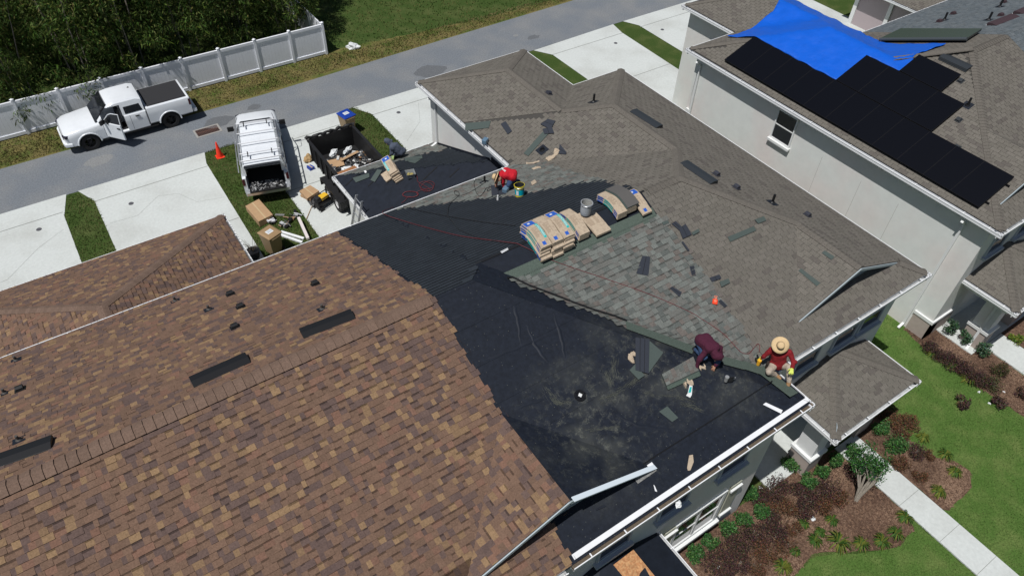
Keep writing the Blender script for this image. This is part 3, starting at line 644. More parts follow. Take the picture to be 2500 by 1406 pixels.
# vents
def boxvent(P, p, a, parent, col=m_black, s=1.):
    T = P.frame(p, a, .02); mb = MB(T)
    mb.b2((-.16*s, -.16*s, 0), (.16*s, .16*s, .01)); prof = [(-.12*s, 0), (-.12*s, .09*s), (-.05*s, .14*s), (.05*s, .14*s), (.11*s, .08*s), (.11*s, 0)]
    mb.loft([[Vector((y, x, z)) for x, z in prof] for y in (-.11*s, .11*s)]); return mb.build('roof_vent', col, parent, bevel=.004)
def pipe(P, p, h, parent, r=.035, col=m_black, up=True):
    mb = MB(); p = Vector(p); mb.lathe([(r*2.6, .0), (r*1.6, .05), (r*1.15, .07)], p, 12, ax=P.n); mb.cyl(p, p+Vector((0, 0, h)), r, r, 10)
    mb.mi = 1; T = P.frame(p, 0, .012); mb.T = T; mb.b2((-r*4, -r*4, 0), (r*4, r*4, .006)); return mb.build('vent_pipe', [col, m_felt], parent)
def longvent(P, p, q, parent, wd=.3, ht=.12, ea=False, mat=m_black):
    """off-ridge vent from p to q (points along its lower long edge)"""
    p = Vector(p); q = Vector(q); u = (q-p).normalized(); L = (q-p).length; up = P.n.cross(u)
    slope = Vector((0, 0, 1))-P.n*P.n.z; 
    if up.dot(slope) < 0: up = -up
    mb = MB(); prof = [(0, .005), (0, .055), (.04, ht), (wd*.8, ht*.75), (wd+.1, .012), (wd+.1, .005)]
    mb.loft([[p+u*t+up*a+P.n*(b+.015) for a, b in prof] for t in (0, L)])
    mb.mi = 1; mb.bar(p-up*.01+P.n*.03, q-up*.01+P.n*.03, .03, .04, up=P.n); 
    return mb.build('ridge_vent', [mat, m_trim if ea else mat], parent, bevel=.004)
for x, y in ((563, 720), (588, 751), (770, 695), (574, 800), (50, 952)): boxvent(PN, PN.px(x, y), 0, TH, m_black, .72)
for x, y in ((787, 755), (510, 756), (428, 735), (40, 880), (12, 960), (47, 1075)): pipe(PN, PN.px(x, y), .16, TH, .03, M('grey_pipe', (.07, .065, .06), .6))
for a, b in (((733, 812), (858, 764)), ((465, 930), (602, 870)), ((-20, 1125), (134, 1071))): longvent(PN, PN.px(*a), PN.px(*b), TH, ea=True)
longvent(PE, PE.px(1552, 274), PE.px(1616, 314), TH, mat=M('vent_grey', (.03, .035, .04), .5)); longvent(PE, PE.px(1676, 400), PE.px(1750, 450), TH, mat=MT['vent_grey'])
for x, y in ((1748, 428), (1797, 460), (1970, 527)): boxvent(PE, PE.px(x, y), R(180), TH, M('vent_slate', (.04, .042, .055), .5), .75)
pipe(PE, PE.px(1885, 496), .32, TH, .04); boxvent(PE4, PE4.px(1339, 230), R(90), TH, MT['vent_slate'], .75); pipe(PNW2, PNW2.px(1449, 250), .32, TH, .04)
pipe(PW, PW.px(1324, 367), .12, TH, .045); pipe(PN, PN.px(1183, 446), .25, TH, .035)
# ---------------------------------------------------------------- neighbour house
NB = empty('neighbour_house', (30, 12, 0), 'pale two storey house with blue tarp and black solar panels on its roof', 'house')
mb = MB(); mb.walls([(23.45, 5.93), (46, 5.93), (46, 16.48), (30.4, 16.48), (30.4, 22.9), (26.32, 22.9), (26.32, 19.5), (23.45, 19.5)], 0, 5.5); mb.build('wall', m_stucco, NB)
mb = MB(); mb.b2((23.41, 5.89, 0), (23.95, 6.1, .85)); mb.b2((23.41, 5.89, 0), (24.9, 5.93, .85)); mb.b2((23.41, 6.1, 0), (23.45, 6.62, .85)); mb.build('wall_base', m_stone, NB)
mb = MB(); mb.b2((23.38, 5.86, .85), (23.45, 6.64, .98)); mb.b2((23.45, 5.86, .85), (25.0, 5.93, .98)); mb.build('base_cap', m_trim, NB)
mb = MB(); mb.prism([(23.18, 5.62), (46, 5.62), (46, 16.76), (30.68, 16.76), (30.68, 23.1), (26.05, 23.1), (26.05, 19.78), (23.18, 19.78)], 5.47, 5.49); mb.build('soffit', MT['soffit'], NB)
NW = PL('x', 1, 23.04); NE = PL('x', -1, 30.81); NF = PL('y', 1, 5.49); NN = PL('y', -1, 16.9); NNW = PL('y', -1, 19.92); NW4 = PL('x', 1, 25.9); NN4 = PL('y', -1, 23.2); NGR = PL('x', -1, 26.09, 6.87)
# corner points
def hgt(rects, x, y): return max(ZE+RM*min(x-a, b-x, y-c, d-y) for a, b, c, d in rects)
NRC = [(23.04, 60, 5.49, 16.9), (23.04, 30.81, 5.49, 19.92), (25.9, 30.81, 5.49, 23.2)]
nh = (30.81-23.04)/2; nx = 23.04+nh; mh = (16.9-5.49)/2; my = 5.49+mh
wx = (25.9+30.81)/2; wh = (30.81-25.9)/2
N_ = [(NW, [(23.14, 5.59), (23.04+mh, my), (nx, 16.9-nh+.0+(nx-nx)), (nx, 19.92-nh), (23.14, 19.82)], 'grey'),
      (NF, [(23.14, 5.59), (31.1, 5.59), (31.1, my), (23.04+mh, my)], 'grey'), (NF, [(31.1, 5.59), (46, 5.59), (46, my), (31.1, my)], 'slate'),
      (NN, [(23.04+mh, my), (31.1, my), (31.1, 16.8), (30.81, 16.9), (nx, 16.9-nh+.0)], 'grey'), (NN, [(31.1, my), (46, my), (46, 16.8), (31.1, 16.8)], 'slate'),
      (NE, [(nx, 16.9-nh), (30.71, 16.8), (30.71, 17.46), (wx, 17.46), (nx, 19.92-nh)], 'grey'), (NE, [(wx, 17.46), (30.71, 17.46), (30.71, 23.1), (wx, 23.2-wh)], 'grey'),
      (NNW, [(23.14, 19.82), (nx, 19.92-nh), (25.9, 19.82)], 'grey'), (NNW, [(25.9, 19.82), (nx, 19.92-nh), (wx, 19.92-wh+0)], 'grey'),
      (NW4, [(26.0, 19.82), (wx, 19.92-wh), (wx, 23.2-wh), (26.0, 23.1)], 'grey'), (NN4, [(26.0, 23.1), (wx, 23.2-wh), (30.71, 23.1)], 'grey'),
      (NW, [(23.9, 6.3), (26.09, 6.3), (26.09, 8.5)], 'grey'), (NGR, [(26.09, 8.54), (26.09, 6.3), (28.3, 6.3)], 'grey')]
mb = MB()
for P, q, s_ in N_:
    mb.mi = 1; base(mb, P, q, 0); mb.mi = 0
    if s_ == 'grey' and P in (NW, NF, NNW, NW4, NN, NE, NGR): shingles(mb, P, q, s_)
    elif s_ == 'slate': shingles(mb, P, q, s_)
for a, b, A, B in (((23.2, 5.65), (23.04+mh, my), NW, NF), ((23.04+mh, my), (31, my), NN, NF), ((23.04+mh, my), (nx, 16.9-nh), NN, NW), ((nx, 16.9-nh), (nx, 19.92-nh), NW, NE), ((23.2, 19.76), (nx, 19.92-nh), NNW, NW), ((26.05, 23.05), (wx, 23.2-wh), NN4, NW4), ((wx, 20), (wx, 23.2-wh), NW4, NE)):
    caps(mb, zp(A, *a), zp(A, *b), A, B, cg, 8)
mb.build('roof', [m_shingle, MT['gap_dark']], NB)
gable(NB, 26.09, 2.25, 6.3, 6.87, 5.97, m_gbl)
gutter(NB, (23.04, 5.49, Z0), (23.04, 19.92, Z0), (-1, 0)); gutter(NB, (23.04, 5.49, Z0), (45, 5.49, Z0), (0, -1)); gutter(NB, (23.04, 19.92, Z0), (25.9, 19.92, Z0), (0, 1)); gutter(NB, (25.9, 19.92, Z0), (25.9, 23.2, Z0), (-1, 0))
gutter(NB, (25.9, 23.2, Z0), (30.81, 23.2, Z0), (0, 1)); gutter(NB, (30.81, 16.9, Z0), (30.81, 23.2, Z0), (1, 0)); gutter(NB, (30.9, 16.9, Z0), (46, 16.9, Z0), (0, 1))
downspout(NB, 23.45, 19.2, 0, 5.15, (-1, 0)); downspout(NB, 23.45, 6.75, 0, 5.15, (-1, 0))
window(NB, 'x', 23.45, 13.92, 14.8, 4.0, 5.22, 1, fw=.06)
for a in (24.3, 26.2, 27.8): window(NB, 'y', 5.93, a, a+.95, 3.9, 4.95, 1, fr=MT['grey_frame'])
porch(NB, 23.82, 27.9, 3.93, 5.93, [(25.0, 4.82), (27.2, 4.82)])
downspout(NB, 24.68, 4.75, 0, 2.5, (-1, -.2), .25)
mb = MB(); mb.tube([(23.42, 19.3, 4.9), (23.42, 19.36, 3.6), (23.42, 19.3, 2.9)], .012, 5); mb.b2((23.36, 19.2, 2.2), (23.45, 19.45, 2.9)); mb.build('cable_box', m_trim, NB)
mb = MB(); 
for ya, yb in ((17.5, 6.8),): mb.bar((23.447, ya, 2.45), (23.447, yb, 2.45), .006, .012)
for yy in (10.6, 9.0, 12.4): mb.bar((23.447, yy, 2.45), (23.447, yy, 4.4), .006, .01, up=(0, 1, 0))
mb.build('stucco_joint', M('joint_line', (.4, .38, .36), .9), NB)
# solar panels
def panel(a0, a1, b0, b1):
    mb = MB(); P = NW; u0, v0 = P.uv((a0, b0)); u1, v1 = P.uv((a1, b1)); u0, u1 = min(u0, u1), max(u0, u1)
    def slab(ua, ub, va, vb, h0, h1): mb.loft([[P.w(ua, va, h), P.w(ub, va, h), P.w(ub, vb, h), P.w(ua, vb, h)] for h in (h0, h1)])
    slab(u0+.01, u1-.01, v0+.01, v1-.01, .1, .145); mb.mi = 1
    for q in ((u0, u0+.01, v0, v1), (u1-.01, u1, v0, v1), (u0+.01, u1-.01, v0, v0+.01), (u0+.01, u1-.01, v1-.01, v1)): slab(*q, .098, .15)
    return mb.build('solar_panel', [m_solar, m_solarf], NB)
yy = [18.0-i*1.035 for i in range(12)]
for i in range(11): panel(23.4, 24.94, yy[i+1]+.001, yy[i]-.001)
for i in range(4): panel(24.97, 26.5, 13.84-1.035*(i+1)+.001, 13.84-1.035*i-.001)
panel(26.53, 27.5, 10.66, 12.4)
mb = MB()
for yq in (6.75, 17.9): mb.bar(NW.w(yq, .5, .07), NW.w(yq, 2.0, .07), .04, .05)
for vq in (.75, 1.7): mb.bar(NW.w(6.5, vq, .07), NW.w(18.05, vq, .07), .04, .04)
mb.build('panel_rail', m_solarf, NB)
# pool heater collector on its frame
mb = MB(); c = [(29.3, 15.05), (31.05, 15.25), (31.2, 12.2), (29.7, 11.95)]
lo = [Vector((x, y, NN.z(x, y)+.12)) for x, y in c]; hi = [p+Vector((0, 0, .1)) for p in lo]
mb.loft([lo, hi]); mb.mi = 1; mb.poly([p+Vector((0, 0, .004)) for p in hi]); mb.mi = 0
mb.cyl(lo[3]+Vector((0, 0, .05)), lo[0]+Vector((0, 0, .05)), .07, .07, 10)
mb.build('solar_collector', [M('collector_frame', (.06, .07, .075), .4), M('collector_glass', (.02, .04, .035), .15)], NB)
m_vb = M('vent_brown', (.055, .033, .037), .6)
for x, y in ((2293, 55), (2327, 36), (2443, 40), (2450, 8)): boxvent(NN, NN.px(x, y), 0, NB, m_vb, .8)
for x, y in ((2305, 50), (2413, 50), (2440, 18)): pipe(NN, NN.px(x, y), .35, NB, .045)
longvent(NN, NN.px(2408, 64), NN.px(2465, 42), NB, mat=m_vb, ea=True); longvent(NN, NN.px(2472, 36), NN.px(2530, 12), NB, mat=m_vb, ea=True)
longvent(NW, NW.px(2290, 146), NW.px(2358, 178), NB, mat=MT['vent_grey'])
for x, y in ((2345, 199), (2340, 294), (2336, 361)): boxvent(NW, NW.px(x, y), R(180), NB, MT['vent_grey'], .7)
pipe(NW, NW.px(2362, 258), .3, NB, .04)
# distant garage
FG = empty('far_garage', (46, 20, 0), 'low garage with mauve wall and tan roof beyond the slate blue roof', 'garage')
mb = MB(); mb.walls([(43.3, 18), (55, 18), (55, 24.7), (43.3, 24.7)], 0, 2.35); mb.build('wall', M('mauve_wall', (.42, .36, .37), .9), FG)
mb = MB(); fw_ = PL('x', 1, 42.75, 2.5); fn = PL('y', -1, 25.2, 2.5)
for P, q in ((fw_, [(42.75, 25.1), (42.75, 17), (46.5, 17), (46.5, 21.3)]), (fn, [(42.75, 25.15), (46.5, 21.4), (55, 21.4), (55, 25.15)])): mb.mi = 1; base(mb, P, q, 0); mb.mi = 0; shingles(mb, P, q, 'grey')
mb.build('roof', [m_shingle, MT['gap_dark']], FG)
gutter(FG, (42.65, 17, 2.5), (42.65, 25.2, 2.5), (-1, 0)); gutter(FG, (42.65, 25.2, 2.5), (55, 25.2, 2.5), (0, 1))
for yq in (24.55, 22.3): mb = MB(); mb.b2((43.2, yq-.12, 0), (43.3, yq+.12, 2.35)); mb.build('corner_trim', m_trim, FG)
# ---------------------------------------------------------------- tarp
def nroof(x, y): return hgt(NRC, x, y)
def march(px, py, f, z=9.0):
    d = ray(px, py); t = (z-HC)/d.z
    for i in range(600):
        p = CAM+d*t
        if p.z < f(p.x, p.y): return p
        t += .02/abs(d.z)
    return p
tp = [march(x, y, nroof) for x, y in ((1770, 94), (1800, 86), (1836, 74), (1850, 62), (1888, 31), (1926, 0))]
tp += [march(x, y, nroof) for x, y in ((1942, 4), (2000, 36), (2054, 62), (2100, 84), (2145, 106), (2165, 112), (2230, 113))]
tp += [march(x, y, nroof) for x, y in ((2310, 112), (2250, 132), (2225, 145))]
tp += [Vector((27.2, 12.35, 0)), Vector((26.55, 12.35, 0)), Vector((26.52, 13.8, 0)), Vector((24.98, 13.8, 0)), Vector((24.98, 17.9, 0))]
tp += [march(x, y, nroof) for x, y in ((1835, 95),)]
TP = [(p.x, p.y) for p in tp]
mb = MB(); g = .14; rn = random.Random(4)
import mathutils.noise as mn
def th(x, y):
    v = Vector((x*.55+y*.8, y*1.1-x*1.4, 0)); return max(nroof(x, y), .25*(nroof(x+.2, y)+nroof(x-.2, y)+nroof(x, y+.2)+nroof(x, y-.2)))+.085+.045*mn.noise(v*1.3)+  .03*mn.noise(Vector((x*5, y*2.2, 2)))+.035*abs(mn.noise(Vector((x*3-y*4, x*2+y, 5))))
x = 23.0; idx = {}; cells = []
ix0, iy0 = 22.8, 11.5
for i in range(62):
    for j in range(70):
        x = ix0+i*g; y = iy0+j*g
        if x > 31.6: continue
        Q = [(x, y), (x+g, y), (x+g, y+g), (x, y+g)]
        ins = [inside(q, TP) for q in Q]
        if all(ins): vs = Q
        elif any(ins):
            vs = []
            for a in range(4):
                p0, p1 = Q[a], Q[(a+1) % 4]
                if ins[a]: vs.append(p0)
                if ins[a] != ins[(a+1) % 4]:
                    lo_, hi_ = 0., 1.
                    for _ in range(12):
                        m_ = (lo_+hi_)/2
                        if inside((lerp(p0[0], p1[0], m_), lerp(p0[1], p1[1], m_)), TP) == ins[a]: lo_ = m_
                        else: hi_ = m_
                    vs.append((lerp(p0[0], p1[0], lo_), lerp(p0[1], p1[1], lo_)))
        else: continue
        cells.append(vs)
vid = {}
F_ = []
for vs in cells:
    f = []
    for p in vs:
        k = (round(p[0], 3), round(p[1], 3))
        if k not in vid: vid[k] = len(mb.v); mb.v.append(Vector((p[0], p[1], th(*p))))
        f.append(vid[k])
    if len(f) > 2: F_.append(f)
for f in F_: mb.f.append(f); mb.m.append(0); mb.c.append(None)
tarp = mb.build('tarp', m_tarp, None, smooth=True, angle=80)
so = tarp.modifiers.new('solid', 'SOLIDIFY'); so.thickness = .006
tag(tarp, 'creased bright blue tarp stretched over the neighbour roof above the solar panels', 'tarp')
mb = MB()
for (x, y, w1, h1) in ((1911, 37, .34, .3), (1873, 57, .2, .07), (1962, 24, .05, .12), (1975, 31, .16, .06), (2040, 66, .22, .04), (2062, 80, .3, .04), (2082, 88, .05, .14), (2096, 94, .05, .14), (2033, 102, .05, .25), (2095, 128, .05, .32), (1875, 115, .25, .06)):
    p = march(x, y, nroof)
    q = [(p.x+a*w1/2, p.y+b*h1/2) for a, b in ((-1, -1), (1, -1), (1, 1), (-1, 1))]
    mb.poly([(a, b, max(th(a, b)+.03, th(p.x, p.y)+.02)) for a, b in q])
mb.build('patch', m_tape, tarp)
tarp.children[0].location = -tarp.location
# ---------------------------------------------------------------- fence
fx = [13.5-1.93*k for k in range(0, 14)]
FE = empty('vinyl_fence', (0, 37.7, 0), 'white vinyl privacy fence with square posts running beside the road in front of dark trees', 'fence')
m_vinyl = M('vinyl', (.84, .86, .9), .45, nz=.03)
for i, x in enumerate(fx):
    mb = MB(); mb.b2((x-.065, 37.64, 0), (x+.065, 37.77, 1.86)); mb.lathe([(.1, 1.86), (.1, 1.88), (.0, 1.93)], (x, 37.705, 0), 4); mb.build('post', m_vinyl, FE)
    if i:
        a, b = x+.065, fx[i-1]-.065; mb = MB(); n = 10
        mb.b2((a, 37.66, .06), (b, 37.75, .22)); mb.b2((a, 37.66, 1.64), (b, 37.75, 1.78))
        for k in range(n):
            u0 = a+(b-a)*k/n; u1 = a+(b-a)*(k+1)/n; mb.b2((u0+.0015, 37.695, .22), (u1-.0015, 37.715, 1.64))
        mb.build('panel', m_vinyl, FE)
mb = MB()
for k in range(3):
    y = 37.77+k*1.9; mb.b2((13.47, y, .1), (13.53, y+1.8, 1.75))
mb.build('return_panel', m_vinyl, FE)
# ---------------------------------------------------------------- trees behind the fence
def leafcloud(mb, c, r, n, ll, lw, cols, rn, droop=.5, shell=.35):
    for i in range(n):
        a = rn.uniform(0, 6.283); u = rn.uniform(-1, 1); q = (shell+(1-shell)*rn.random()**.5); s_ = math.sqrt(1-u*u)
        p = Vector((c[0]+r[0]*q*s_*math.cos(a), c[1]+r[1]*q*s_*math.sin(a), c[2]+r[2]*q*u))
        d = Vector((rn.uniform(-1, 1), rn.uniform(-1, 1), rn.uniform(-1, 1)*.6-droop)).normalized()
        s = d.cross(Vector((rn.uniform(-1, 1), rn.uniform(-1, 1), rn.uniform(-.3, 1)))).normalized()*lw*rn.uniform(.7, 1.2); L = ll*rn.uniform(.6, 1.25)
        mb.col = tuple(k*rn.uniform(.75, 1.25) for k in rn.choice(cols)); o = len(mb.v)
        mb.v += [p, p+d*L*.45+s, p+d*L, p+d*L*.45-s]; mb.f.append([o, o+1, o+2, o+3]); mb.m.append(mb.mi); mb.c.append(mb.col)
def bamboo(seed, H, rad):
    rn = random.Random(seed); mb = MB(); cols = [(.032, .056, .01), (.045, .078, .014), (.075, .11, .022), (.022, .045, .009), (.11, .135, .036)]
    ncl = 105
    for k in range(ncl):
        a = rn.uniform(0, 6.283); z = rn.uniform(.9, H); rr = rad*(1-.45*max(0, z/H-.5)*2)*rn.random()**.45
        R0 = rn.uniform(.35, .75)
        leafcloud(mb, (rr*math.cos(a), rr*math.sin(a), z), (R0, R0, R0*.9), 100, .26, .026, cols, rn, .7)
    st = MB()
    for k in range(4):
        a = rn.uniform(0, 6.283); r0 = rn.uniform(.1, .6); r1 = rad*rn.uniform(.4, .9)
        st.tube([(r0*math.cos(a), r0*math.sin(a), 0), (lerp(r0, r1, .4)*math.cos(a), lerp(r0, r1, .4)*math.sin(a), H*.5), (r1*math.cos(a+.2), r1*math.sin(a+.2), H*.92)], [.035, .03, .012], 5)
    return mb, st
protos = []
for sd, H, rad in ((1, 7.6, 1.9), (2, 8.4, 2.1), (3, 6.8, 1.8)):
    c_, s_ = bamboo(sd, H, rad); t = empty('bamboo_tree', (0, 0, 0), '', 'tree', group='trees behind the fence')
    c_.build('crown', m_leaf, t, world=False); s_.build('trunk', m_bark, t, world=False); protos.append(t)
rn = random.Random(11); tl = []
for i in range(7): tl.append((12.2-i*2.7+rn.uniform(-.2, .2), 40.1+rn.uniform(-.25, .3)-(.75 if i > 2 else 0)))
for i in range(7): tl.append((13.0-i*3.0+rn.uniform(-.2, .2), 43.3+rn.uniform(-.4, .4)))
for i in range(6): tl.append((14.2-i*3.4+rn.uniform(-.4, .4), 46.8+rn.uniform(-.4, .4)))
for i in range(5): tl.append((12.6-i*3.6, 50.5))
ordn = ['first', 'second', 'third', 'fourth', 'fifth', 'sixth', 'seventh', 'eighth']
rows = [(7, 'front row'), (7, 'second row'), (6, 'third row'), (5, 'rear row')]
k = 0; used = set()
for n, lab in rows:
    for i in range(n):
        x, y = tl[k]; pi = (k*5+k//3) % 3
        t = protos[pi] if pi not in used else copy_tree(protos[pi]); used.add(pi)
        t.location = (x, y, 0); t.rotation_euler = (0, 0, rn.uniform(0, 6.28)); s = rn.uniform(.92, 1.1); t.scale = (s, s, s)
        t['label'] = 'dark bamboo like tree, %s from the right in the %s' % (ordn[i], lab); k += 1
# ---------------------------------------------------------------- wheels, vehicles
def rsec(s, z0, z1, hw, rt=.12, rb=.05, tum=0):
    """rounded cross section (in y,z) at length s"""
    t = hw-tum
    return [Vector((s, y, z)) for y, z in ((-hw+rb, z0), (hw-rb, z0), (hw, z0+rb), (hw, (z0+z1)/2+.05), (t, z1-rt), (t-rt*.35, z1-rt*.35), (t-rt, z1), (0, z1+.015), (-t+rt, z1), (-t+rt*.35, z1-rt*.35), (-t, z1-rt), (-hw, (z0+z1)/2+.05), (-hw, z0+rb))]
def cut(o, cutters):
    for mb in cutters:
        c = mb.build('cutter', m_black, None, world=False); c.matrix_world = o.matrix_world
        if o.parent: c.location = (0, 0, 0)
        md = o.modifiers.new('b', 'BOOLEAN'); md.operation = 'DIFFERENCE'; md.object = c; md.solver = 'EXACT'
    par = o.parent; o.parent = None
    dg = bpy.context.evaluated_depsgraph_get(); me = bpy.data.meshes.new_from_object(o.evaluated_get(dg)); o.parent = par
    cs = [m.object for m in o.modifiers]; o.modifiers.clear(); o.data = me
    for c in cs: bpy.data.objects.remove(c)
def wheel(par, x, y, r, side, rimm):
    mb = MB(); mb.lathe([(r*.62, -.12), (r*.93, -.13), (r, -.09), (r, .09), (r*.93, .13), (r*.62, .12)], (x, y, r), 28, ax=(0, side, 0))
    w_ = mb.build('wheel', m_rubber, par, smooth=True, world=False)
    mb = MB(); mb.lathe([(0, .07), (r*.16, .07), (r*.16, .04), (r*.3, .03)], (x, y, r), 16, ax=(0, side, 0))
    mb.lathe([(r*.56, .1), (r*.62, .12), (r*.62, -.1)], (x, y, r), 24, ax=(0, side, 0))
    for k in range(6):
        a = k*math.pi/3; d = Vector((math.cos(a), 0, math.sin(a)))
        c = Vector((x, y+side*.07, r)); mb.bar(c+d*r*.12, c+d*r*.6, .02, r*.17, up=(0, side, 0))
    mb.build('rim', rimm, w_, world=False)
def pickup(name, label, loc, rz, L, hb, topper=False):
    t = empty(name, loc, label, 'pickup truck', rz)
    wb0, wb1 = .98, L-1.22; hw = 1.0; r = .41
    if topper: r = .37; hw = .96; wb0, wb1 = .9, L-1.25
    cab0, cab1 = 1.62, 3.72; 
    if topper: cab0, cab1 = 1.5, 3.1
    body = MB()
    st = [(0.0, .55, .92, hw-.22, .12), (.06, .45, 1.02, hw-.1, .14), (.3, .4, 1.12, hw-.02, .16), (.9, .4, 1.17, hw, .14), (cab0-.12, .4, 1.22, hw, .12), (cab0+.3, .4, 1.27, hw, .05), (cab1, .4, 1.27, hw, .05)]
    body.loft([rsec(s, a, b, h, rt) for s, a, b, h, rt in st])
    bo = body.build('body', m_carw, t, world=False)
    cuts = []
    c = MB(); c.cyl((wb0, -1.3, r), (wb0, -.62, r), r*1.2, n=24); cuts.append(c)
    c = MB(); c.cyl((wb0, .62, r), (wb0, 1.3, r), r*1.2, n=24); cuts.append(c)
    if not topper: c = MB(); c.b2((1.75, .2, .5), (2.75, 1.3, 1.4)); cuts.append(c)
    cut(bo, cuts)
    bo.data.materials.clear(); bo.data.materials.append(m_carw)
    # bed
    bed = MB(); bs = cab1+.04; e = L-.12
    bed.loft([rsec(s, .48, hb, hw, .05, .08) for s in (bs, L-.6, e)]); bdo = bed.build('bed', m_carw, t, world=False)
    cuts = []
    for s in (-1, 1): c = MB(); c.cyl((wb1, s*.62, r), (wb1, s*1.3, r), r*1.2, n=24); cuts.append(c)
    if topper: c = MB(); c.b2((bs+.1, -hw+.16, .72), (L+.2, hw-.16, 1.6)); cuts.append(c)
    cut(bdo, cuts); bdo.data.materials.clear(); bdo.data.materials.append(m_carw)
    for m_ in (bo, bdo):
        m_.data.polygons.foreach_set('use_smooth', [True]*len(m_.data.polygons)); m_.data.set_sharp_from_angle(angle=R(35))
    # wheel arch flares
    for wx in (wb0, wb1):
        for s in (-1, 1):
            mb = MB(); mb.tube([(wx+math.cos(a)*r*1.22, s*(hw+.005), r+math.sin(a)*r*1.22) for a in [math.pi*k/14-.05 for k in range(15)]], .035, 6); mb.build('wheel_arch', m_carw, t, world=False)
            wheel(t, wx, s*(hw-.13), r, s, M('dark_rim', (.03, .03, .033), .35, metal=.5) if not topper else M('grey_rim', (.3, .3, .31), .4, metal=.5))
    # cabin
    zt = hb+.58 if not topper else 1.83; cab = MB()
    q = [(cab0-.02, 1.26, 1.27, hw-.06), (cab0+.62, 1.26, zt-.05, hw-.24), (cab0+.95, 1.26, zt, hw-.24), (cab1-.25, 1.26, zt, hw-.24), (cab1-.02, 1.26, zt-.08, hw-.22)]
    def gsec(s, z0, z1, tw): 
        w0 = hw-.06; k = [(-w0, z0), (w0, z0)]
        return [Vector((s, y, z)) for y, z in ((-w0, z0), (w0, z0), (tw+(w0-tw)*.1+.02, z1-.07), (tw-.05, z1), (0, z1+.02), (-tw+.05, z1), (-(tw+(w0-tw)*.1+.02), z1-.07))]
    cab.loft([gsec(s, a, b if b > a+.05 else a+.07, tw) for s, a, b, tw in q]); co = cab.build('cabin', m_carw, t, world=False)
    if not topper: c = MB(); c.b2((1.8, .2, 1.0), (2.72, 1.3, zt-.16)); cut(co, [c]); co.data.materials.clear(); co.data.materials.append(m_carw)
    co.data.polygons.foreach_set('use_smooth', [True]*len(co.data.polygons)); co.data.set_sharp_from_angle(angle=R(35))
    # glass
    w0 = hw-.06; tw = hw-.24
    mb = MB(); mb.loft([[Vector((cab0-.12, -w0+.08, 1.25)), Vector((cab0-.12, w0-.08, 1.25)), Vector((cab0-.13, w0-.08, 1.27)), Vector((cab0-.13, -w0+.08, 1.27))],
                        [Vector((cab0+.6, -tw+.06, zt-.05)), Vector((cab0+.6, tw-.06, zt-.05)), Vector((cab0+.56, tw-.08, zt-.01)), Vector((cab0+.56, -tw+.08, zt-.01))]]); mb.build('windscreen', m_glass, t, world=False)
    def side(s, a, b):
        def P(x, k): y = w0+(tw+.03-w0)*k+.006; return Vector((x, s*y, 1.3+(zt-.1-1.3)*k))
        mb = MB(); mb.loft([[P(a[0], .04), P(b[0], .04), P(b[1], .92), P(a[1], .92)], [p-Vector((0, s*.015, 0)) for p in (P(a[0], .04), P(b[0], .04), P(b[1], .92), P(a[1], .92))]]); mb.build('side_window', m_glass, t, world=False)
    mid = (cab0+cab1)/2+.1
    for s in (-1, 1):
        if topper: side(s, (cab0+.3, cab0+.62), (mid+.2, mid+.2)); side(s, (mid+.28, mid+.28), (cab1-.15, cab1-.3))
        else:
            if s < 0: side(s, (cab0+.3, cab0+.68), (2.78, 2.78))
            side(s, (2.84, 2.84), (cab1-.1, cab1-.2))
    # front and rear details
    mb = MB(); mb.loft([[Vector((x, y, z)) for x, y, z in ((-.03, -.5, .62), (-.03, .5, .62), (.0, .55, .9), (.0, -.55, .9))], [Vector((.1, y, z)) for y, z in ((-.5, .62), (.5, .62), (.55, .9), (-.55, .9))]]); mb.build('grille', m_black, t, world=False)
    for s in (-1, 1):
        mb = MB(); mb.box((.11, s*(hw-.2), .93), (.2, .3, .13), rz=s*-.35); mb.build('headlight', M('lamp_dark', (.03, .03, .05), .15), t, world=False, bevel=.02)
        mb = MB(); mb.b2((L-.2, s*(hw-.1), .95), (L-.1, s*(hw+.01), 1.28)); mb.build('tail_light', M('tail_red', (.3, .01, .015) if topper else (.06, .005, .01), .3), t, world=False, bevel=.015)
    mb = MB(); mb.loft([rsec(s, .42, .62, h, .05) for s, h in ((-.1, hw-.25), (-.04, hw-.08), (.25, hw+.01))]); mb.build('front_bumper', m_carw, t, world=False)
    mb = MB(); mb.b2((L-.08, -hw+.03, .5), (L+.1, hw-.03, .68)); mb.build('rear_bumper', m_carw if not topper else m_steel, t, world=False, bevel=.03)
    for s in (-1, 1):
        mb = MB(); mb.bar((cab0+.3, s*(hw-.02), 1.3), (cab0+.32, s*(hw+.12), 1.32), .04, .04); mb.box((cab0+.34, s*(hw+.2), 1.36), (.1, .2 if not topper else .28, .22)); mb.build('mirror', m_black, t, world=False, bevel=.02)
        if topper or s < 0: mb = MB(); mb.b2((mid-.3, s*(hw-.005), 1.08), (mid-.12, s*(hw+.03), 1.12)); mb.build('door_handle', m_black, t, world=False)
        mb = MB(); mb.b2((cab1-.5 if not topper else cab1-.3, s*(hw-.005), 1.1), (cab1-.32 if not topper else cab1-.15, s*(hw+.03), 1.15)); mb.build('door_handle', m_black, t, world=False)
        mb = MB(); mb.b2((wb0+.6, s*(hw-.1), .36), (wb1-.6, s*(hw+.03), .41)); mb.build('running_board', m_black, t, world=False)
        mb = MB()
        for xq in (cab0+.32, mid+.22, cab1-.02): mb.b2((xq-.006, s*hw-.002, .5), (xq+.006, s*hw+.003, 1.24))
        mb.build('door_gap', m_black, t, world=False)
    mb = MB(); mb.b2((wb0+.45, -.7, .3), (wb1+.9, .7, .48)); mb.build('chassis', m_black, t, world=False)
    return t, cab0, cab1, zt, hw
